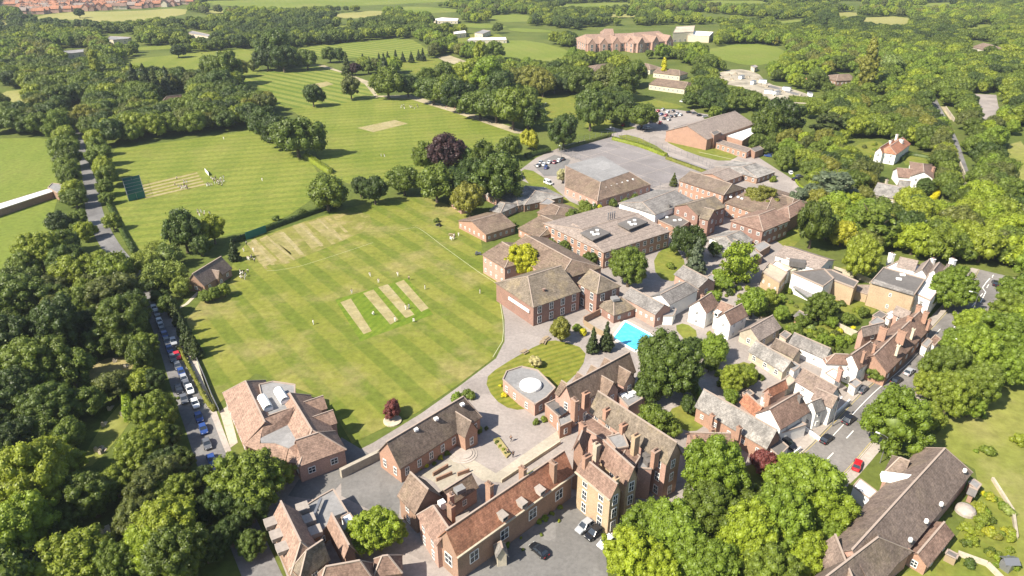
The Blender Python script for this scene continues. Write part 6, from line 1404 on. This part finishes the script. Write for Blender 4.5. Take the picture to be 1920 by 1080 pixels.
lot([(1010, 312), (1020, 310), (1030, 306), (1040, 306), (1048, 303), (1055, 300), (1014, 306), (1024, 316)], 'in the small car park beside the play court', 'cars in the small car park', ['grey', 'white', 'white', 'maroon', 'white', 'black', 'silver', 'blue'], R(70))
for a in ((1168, 236, 'red', 'red car on the school lane by the dark tall tree'), (1281, 192, 'white', 'white van on the grass beyond the theatre car park'), (1295, 194, 'red', 'red van beside the white van on the far grass'), (1445, 290, 'black', 'dark car beside the little orange brick block'), (1440, 294, 'blue', 'blue-black car beside the little orange brick block, on its left'), (1508, 296, 'red', 'bright red car under the trees near the yellow-green hedge'), (1522, 300, 'silver', 'silver car beside the bright red car under the trees'), (1505, 304, 'maroon', 'maroon car just below the bright red car'),
          (1482, 326, 'white', 'white car at the end of the low yellow-green hedge'), (1492, 338, 'black', 'black car beside the low yellow-green hedge'), (1746, 190, 'black', 'dark car on the upper road'), (1498, 333, 'grey', 'grey car near the blue-grey cedar')):
    p = P(a[0], a[1]); car(p.x, p.y, R(rd.choice([20, 80, 150])), a[2], a[3], kind='van' if ' van ' in a[3][:12] else 'car')
for i, (u, v) in enumerate(((1345, 142), (1352, 146), (1420, 150), (1430, 156), (1436, 163), (1465, 172), (1475, 170), (1500, 180), (1510, 183), (1518, 181), (1492, 186), (1402, 146), (1412, 158), (1380, 140), (1372, 150), (1390, 148), (1425, 160), (1447, 172), (1456, 178), (1485, 182), (1505, 190), (1440, 176), (1366, 142))):
    m = MB(); p = P(u, v); o3 = (p.x, p.y, 0)
    if i % 3 == 0:
        e = empty('site_cabin', o3, 'pale cabin on the far building site', 'cabin', 'cabins on the far building site', rd.uniform(0, 3)); m.box((0, 0, .2), 6, 2.6, 2.6); m.build('cabin_body', M['white'], e); m = MB(); m.box((0, 0, 2.8), 6.2, 2.8, .15); m.build('cabin_roof', M['metal'], e); inst('window', window_mesh(1.1, 1.1, True)[0], e, (-1.5, 1.35, 1.2))
        inst('window', window_mesh(1.1, 1.1, True)[0], e, (1.5, -1.35, 1.2), math.pi)
    else:
        for k in range(14): a = rd.uniform(0, 6.28); r = rd.uniform(0, 2.6); m.box((math.cos(a)*r, math.sin(a)*r, 0), rd.uniform(.8, 2.4), rd.uniform(.8, 2), rd.uniform(.4, 1.9)*(1.2-r/3), rd.uniform(0, 3))
        o = m.build('rubble_heap', M['rubble']); o.location = o3; tag(o, 'pale rubble heap on the far building site', 'rubble', 'rubble heaps on the far building site')
# ---------------------------------------------------------------- PEOPLE
def person_meshes(pose):
    jt = dict(stand=dict(hipL=(-.02, .1, .93), hipR=(-.02, -.1, .93), kL=(.02, .13, .5), kR=(.02, -.13, .5), aL=(-.02, .15, .08), aR=(-.02, -.15, .08), eL=(-.04, .3, 1.12), eR=(-.04, -.3, 1.12), hL=(.1, .3, .86), hR=(.1, -.3, .86)),
              walk=dict(hipL=(0, .1, .93), hipR=(0, -.1, .93), kL=(.2, .11, .52), kR=(-.05, -.11, .5), aL=(.28, .11, .08), aR=(-.34, -.11, .14), eL=(-.14, .28, 1.13), eR=(.1, -.28, 1.13), hL=(-.1, .3, .88), hR=(.3, -.27, .95)),
              crouch=dict(hipL=(-.15, .12, .62), hipR=(-.15, -.12, .62), kL=(.2, .2, .48), kR=(.2, -.2, .48), aL=(-.02, .2, .08), aR=(-.02, -.2, .08), eL=(.15, .3, .78), eR=(.15, -.3, .78), hL=(.36, .14, .58), hR=(.36, -.14, .58)))[pose]
    dz = -.31 if pose == 'crouch' else 0; dx = .12 if pose == 'crouch' else 0
    V = [(jt['hipL'][0], 0, .97+dz, .135), (dx*.5, 0, 1.15+dz, .125), (dx, 0, 1.36+dz, .14), (dx*1.2, 0, 1.5+dz, .06), (dx*1.3+.01, 0, 1.6+dz, .085), (dx*1.3+.02, 0, 1.72+dz, .095)]
    E = [(0, 1), (1, 2), (2, 3), (3, 4), (4, 5)]
    for s, S in ((1, 'L'), (-1, 'R')):
        b = len(V); V += [(*jt['hip'+S], .095), (*jt['k'+S], .065), (*jt['a'+S], .045), (jt['a'+S][0]+.17, jt['a'+S][1], .04, .035)]; E += [(0, b), (b, b+1), (b+1, b+2), (b+2, b+3)]
        b = len(V); V += [(dx, s*.19, 1.42+dz, .065), (*jt['e'+S], .042), (*jt['h'+S], .032), (jt['h'+S][0]+.06, jt['h'+S][1], jt['h'+S][2]-.08, .025)]; E += [(2, b), (b, b+1), (b+1, b+2), (b+2, b+3)]
    def skin(vs, es, name, mat, fat=1.0):
        me = bpy.data.meshes.new(name); me.from_pydata([v[:3] for v in vs], es, []); o = bpy.data.objects.new(name, me); COL.objects.link(o)
        md = o.modifiers.new('s', 'SKIN'); o.modifiers.new('u', 'SUBSURF').levels = 1
        for i, v in enumerate(vs): me.skin_vertices[0].data[i].radius = (v[3]*fat, v[3]*fat)
        me.skin_vertices[0].data[0].use_root = True
        dg = bpy.context.evaluated_depsgraph_get(); r = bpy.data.meshes.new_from_object(o.evaluated_get(dg)); bpy.data.objects.remove(o); r.materials.clear(); r.materials.append(mat); r.name = name; return r
    body = skin(V, E, 'body', flat('skin', (.5, .32, .23), .6))
    top = skin([V[0], V[1], V[2], V[10], V[11], V[14], V[15], V[8], V[9]] if False else [V[1], V[2], V[10], (*V[11][:3], .05), V[18], (*V[19][:3], .05)] if len(V) > 19 else V, [(0, 1), (1, 2), (2, 3), (1, 4), (4, 5)], 'shirt', M['white'], 1.18)
    leg = skin([(*V[0][:3], .14), V[6], V[7], V[8], V[14], V[15], V[16]], [(0, 1), (1, 2), (2, 3), (0, 4), (4, 5), (5, 6)], 'trousers', M['white'], 1.22)
    hr = MB(); hp = V[5]; hr.lathe((hp[0]-.015, 0, hp[2]-.03), [(.1, 0), (.112, .05), (.095, .11), (.04, .145)], 10)
    return body, top, leg, hr.mesh('hair', flat('hair', (.05, .035, .02), .8))
PM = {k: person_meshes(k) for k in ('stand', 'walk', 'crouch')}
CL = {c: flat('cloth_'+c, v, .9) for c, v in dict(white=(.78, .77, .72), cream=(.7, .64, .5), blue=(.06, .1, .3), dark=(.04, .04, .05), red=(.5, .05, .05)).items()}
def person(u, v, pose, rz, label, group=None, shirt='white', tr='white'):
    p = P(u, v); e = empty('person', (p.x, p.y, .08), label, 'person', group, rz); b, t, l, h = PM[pose]
    e.scale = (1.04,)*3; inst('body', b, e); inst('shirt', t, e, mat=CL[shirt]); inst('trousers', l, e, mat=CL[tr]); inst('hair', h, e); return e
for u, v, po, rz, lb in ((588, 609, 'stand', .5, 'cricketer in white fielding alone at the left of the square'), (660, 551, 'stand', -1, 'cricketer in white above the left-hand pitch'), (694, 519, 'walk', -1.3, 'cricketer in white furthest up the outfield, left one of the top row'), (710, 531, 'stand', -1.4, 'cricketer in white just above the second and third pitches'),
                         (746, 518, 'walk', -1.7, 'cricketer in white at the top of the outfield, above the fourth pitch'), (767, 526, 'stand', -1.8, 'cricket umpire standing beside the head of the fourth pitch'), (797, 543, 'stand', 3, 'cricketer in white right of the fourth pitch'), (900, 551, 'stand', 3, 'cricketer in white by the boundary near the brick hall'), (700, 591, 'crouch', .8, 'cricketer crouching in white between first and second pitches'),
                         (741, 604, 'stand', 1.2, 'batsman in white at the near end of the second pitch'), (761, 581, 'walk', 1, 'left of two players together at the near end of the third pitch'), (767, 579, 'stand', 2.4, 'right of two players together at the near end of the third pitch'), (776, 604, 'crouch', 2, 'wicketkeeper in white below the third pitch'),
                         (715, 294, 'stand', 0, 'left of a pair standing on the middle cricket field'), (721, 295, 'walk', 2, 'right of a pair standing on the middle cricket field'), (420, 262, 'stand', 1, 'lone player near the top of the nets field'), (492, 340, 'stand', 1, 'lone player on the right of the nets field'), (1425, 268, 'stand', 1, 'lone person on the path by the theatre'), (952, 852, 'stand', 1, 'left of two people by the flower bed in the courtyard'), (958, 828, 'walk', 1, 'person walking beside the courtyard flower bed'), (962, 858, 'stand', 2, 'right of two people by the flower bed in the courtyard')):
    dk = 'courtyard' in lb or 'path' in lb; person(u, v, po, rz, lb, None, 'dark' if dk else 'cream' if 'umpire' in lb else 'white', 'dark' if dk or 'umpire' in lb else 'white')
def crowd(n, u0, u1, v0, v1, label, group, seed, sh=('white', 'white', 'cream', 'dark')):
    r = random.Random(seed)
    for i in range(n): person(r.uniform(u0, u1), r.uniform(v0, v1), r.choice(['stand', 'walk', 'crouch']), r.uniform(0, 6), label, group, r.choice(sh), r.choice(['white', 'white', 'dark']))
crowd(8, 371, 399, 397, 408, 'player in whites in the line stretching below the net strips', 'players stretching on the nets field', 1, ('white', 'cream'))
crowd(16, 328, 352, 332, 356, 'player in whites bowling on the net strips', 'players at the net strips', 2)
crowd(20, 396, 420, 334, 350, 'spectator in the crowd right of the net strips', 'crowd right of the net strips', 3)
crowd(5, 388, 398, 348, 352, 'spectator at the end of the net strips', 'spectators at the end of the net strips', 4)
crowd(12, 752, 785, 199, 205, 'player in the row on the far middle cricket field', 'players on the far middle cricket field', 5, ('blue', 'dark', 'white'))
crowd(12, 832, 858, 196, 210, 'child on the track under the tree line', 'children on the track', 6, ('red', 'white', 'dark'))
crowd(9, 450, 466, 512, 526, 'spectator sitting out on the grass right of the pavilion', 'spectators by the pavilion', 7)
crowd(6, 842, 862, 438, 452, 'player sitting by the kit on the boundary near the low classrooms', 'players near the low classrooms', 8)
crowd(8, 455, 500, 458, 496, 'player practising on the worn strips', 'players on the practice strips', 9, ('white', 'cream'))
# ---------------------------------------------------------------- SMALL THINGS
def picnic(u, v, rz, label, group='picnic tables on the lawn'):
    p = P(u, v); e = empty('picnic_table', (p.x, p.y, .07), label, 'table', group, rz); m = MB(); m.box((0, 0, .7), 2.0, .85, .06); m.build('table_top', M['wood'], e)
    for s in (1, -1): m = MB(); m.box((0, s*.75, .42), 2.0, .3, .05); m.build('bench_seat', M['wood'], e)
    for s in (1, -1): m = MB(); m.bar((s*.7, -.8, 0), (s*.7, .1, .7), .08, .08); m.bar((s*.7, .8, 0), (s*.7, -.1, .7), .08, .08); m.build('leg', M['wood'], e)
for u, v, l in ((1018, 644, 'picnic table at the top corner of the striped lawn'), (1024, 637, 'picnic table half on the drive above the striped lawn'), (983, 662, 'picnic table on the left edge of the striped lawn'), (846, 442, 'white bench table by the boundary near the low classrooms'), (1430, 598, 'garden table in the cottage garden')): picnic(u, v, rd.uniform(0, 3), l)
def car_roller(u, v, label, k):
    p = P(u, v); e = empty('lawn_roller', (p.x, p.y, .07), label, 'mower', None, rd.uniform(0, 6)); m = MB(); m.box((0, 0, .35), 1.6, 1.0, .5); m.box((-.4, 0, .85), .6, .7, .5); m.build('roller_body', paint(k), e); m = MB()
    for i in range(12): a, b = 2*math.pi*i/12, 2*math.pi*(i+1)/12; m.face([(.9+math.cos(a)*.4, -.6, .4+math.sin(a)*.4), (.9+math.cos(b)*.4, -.6, .4+math.sin(b)*.4), (.9+math.cos(b)*.4, .6, .4+math.sin(b)*.4), (.9+math.cos(a)*.4, .6, .4+math.sin(a)*.4)])
    m.build('drum', M['metal'], e)
    for x in (-.7,):
        for s in (1, -1): inst('wheel', CARM['wheel'], e, (x, s*.5, .33), 0 if s > 0 else math.pi)
car_roller(896, 478, 'small dark roller parked by the pink brick block', 'grey'); car_roller(823, 424, 'dark mower beside the tiny tree on the grass', 'black')
def lamp(u, v, h, rz, label, group=None):
    p = P(u, v); e = empty('street_lamp', (p.x, p.y, 0), label, 'street lamp', group, rz); m = MB(); m.tube([(0, 0, 0), (0, 0, h*.5), (0, 0, h)], [.12, .09, .06], 8); m.tube([(0, 0, h), (.8, 0, h+.25), (1.8, 0, h+.3)], [.06, .05, .05], 6); m.build('lamp_post', M['metal'], e); m = MB(); m.box((2.1, 0, h+.18), .9, .3, .16); m.build('lamp_head', M['white'], e)
lamp(1818, 600, 9, 2.6, 'tall street lamp at the bend under the trees'); lamp(1795, 690, 8, 2.4, 'street lamp curving out of the tree belt'); lamp(1560, 800, 7, .9, 'street lamp by the white forecourt wall'); lamp(1650, 868, 7, 2.4, 'street lamp leaning over the red car')
for i, (u, v) in enumerate(((1020, 215), (1052, 300), (1150, 262), (1145, 245))):
    lamp(u, v, 7, 1+i, ['floodlight post on the side lawn', 'floodlight post at the left corner of the play court', 'floodlight post at the top corner of the play court', 'lamp post by the school lane above the play court'][i])
# greenhouse-like ring bed and domed cloche in right garden
p = P(1809, 960); m = MB(); m.lathe((0, 0, 0), [(1.9, 0), (1.9, .6), (1.6, 1.1), (.9, 1.5), (.1, 1.65)], 20); o = m.build('trampoline_cover', M['pavement']); o.location = (p.x, p.y, .05); tag(o, 'pale round domed garden cover on the cottage lawn', 'cover'); o.name = 'garden_dome'
p = P(1887, 1065); m = MB(); m.box((0, 0, 0), 2.4, 1.8, 1.9, .5); m.slab([(-1.4, -1.1, 1.9), (1.4, -1.1, 1.9), (1.4, 0, 2.6), (-1.4, 0, 2.6)], .06); m.slab([(-1.4, 1.1, 1.9), (-1.4, 0, 2.6), (1.4, 0, 2.6), (1.4, 1.1, 1.9)], .06); o = m.build('greenhouse', M['metal']); o.location = p; tag(o, 'small striped white garden greenhouse at the bottom right', 'greenhouse')
# ring bed under the small red tree, flower bed in the courtyard
p = P(736, 790); m = MB(); m.lathe((0, 0, 0), [(2.2, 0), (2.2, .35), (1.8, .4)], 20); o = m.build('tree_ring', M['stone']); o.location = p; tag(o, 'pale stone ring round the small red tree', 'planter')
q = wpoly([(925, 826), (936, 822), (958, 852), (950, 860)]); m = MB(); m.prism([(a-q[0][0], b-q[0][1]) for a, b in q], 0, .45); o = m.build('flower_bed', M['worn']); o.location = (*q[0], 0); tag(o, 'raised flower bed in the middle of the courtyard', 'flower bed')
grove('small plant in the raised courtyard flower bed', 'plants in the courtyard bed', [(932, 829, 9, 's'), (938, 836, 9, 'n'), (944, 843, 9, 's'), (948, 850, 8, 'v')])
def grave(u, v, label=None):
    p = P(u, v); m = MB(); m.box((0, 0, 0), .7, .16, 1.0); m.tube([(0, -.08, 1.0), (0, .08, 1.0)], [.34, .34], 12); m.box((0, .95, 0), .8, 1.8, .15); o = m.build('gravestone', M['stone']); o.location = p; o.rotation_euler = (0, 0, rd.uniform(-.3, .3)); tag(o, 'pale gravestone in the graveyard clearing under the trees', 'gravestone', 'gravestones in the wood')
for u, v in ((228, 780), (194, 800), (182, 846), (190, 850), (192, 1000), (195, 1008), (165, 1005), (188, 852), (205, 770), (235, 690), (215, 680), (180, 848), (193, 1014)): grave(u, v)
for u, v, l in ((1050, 668, 'cream sunshade beside'),): pass
# stone steps of the chapel porch
p = P(869, 852); m = MB()
for k in range(3): m.lathe((0, 0, 0), [(3.2-k*.6, 0), (3.2-k*.6, .15*(k+1))], 20)
o = m.build('porch_steps', M['pavement']); o.location = p; tag(o, 'curved stone steps in front of the chapel porch', 'steps')
# ---------------------------------------------------------------- HAZE
hm = bpy.data.materials.new('haze'); hm.use_nodes = True; t = hm.node_tree; t.nodes.remove(t.nodes['Principled BSDF']); pv = t.nodes.new('ShaderNodeVolumePrincipled')
pv.inputs['Color'].default_value = (.82, .90, 1, 1); pv.inputs['Density'].default_value = HAZE; pv.inputs['Anisotropy'].default_value = .2; t.links.new(pv.outputs[0], t.nodes['Material Output'].inputs['Volume'])
m = MB(); m.box((0, 7600, -1), 29000, 17000, 106.5); o = m.build('haze', hm); tag(o, kind='stuff')
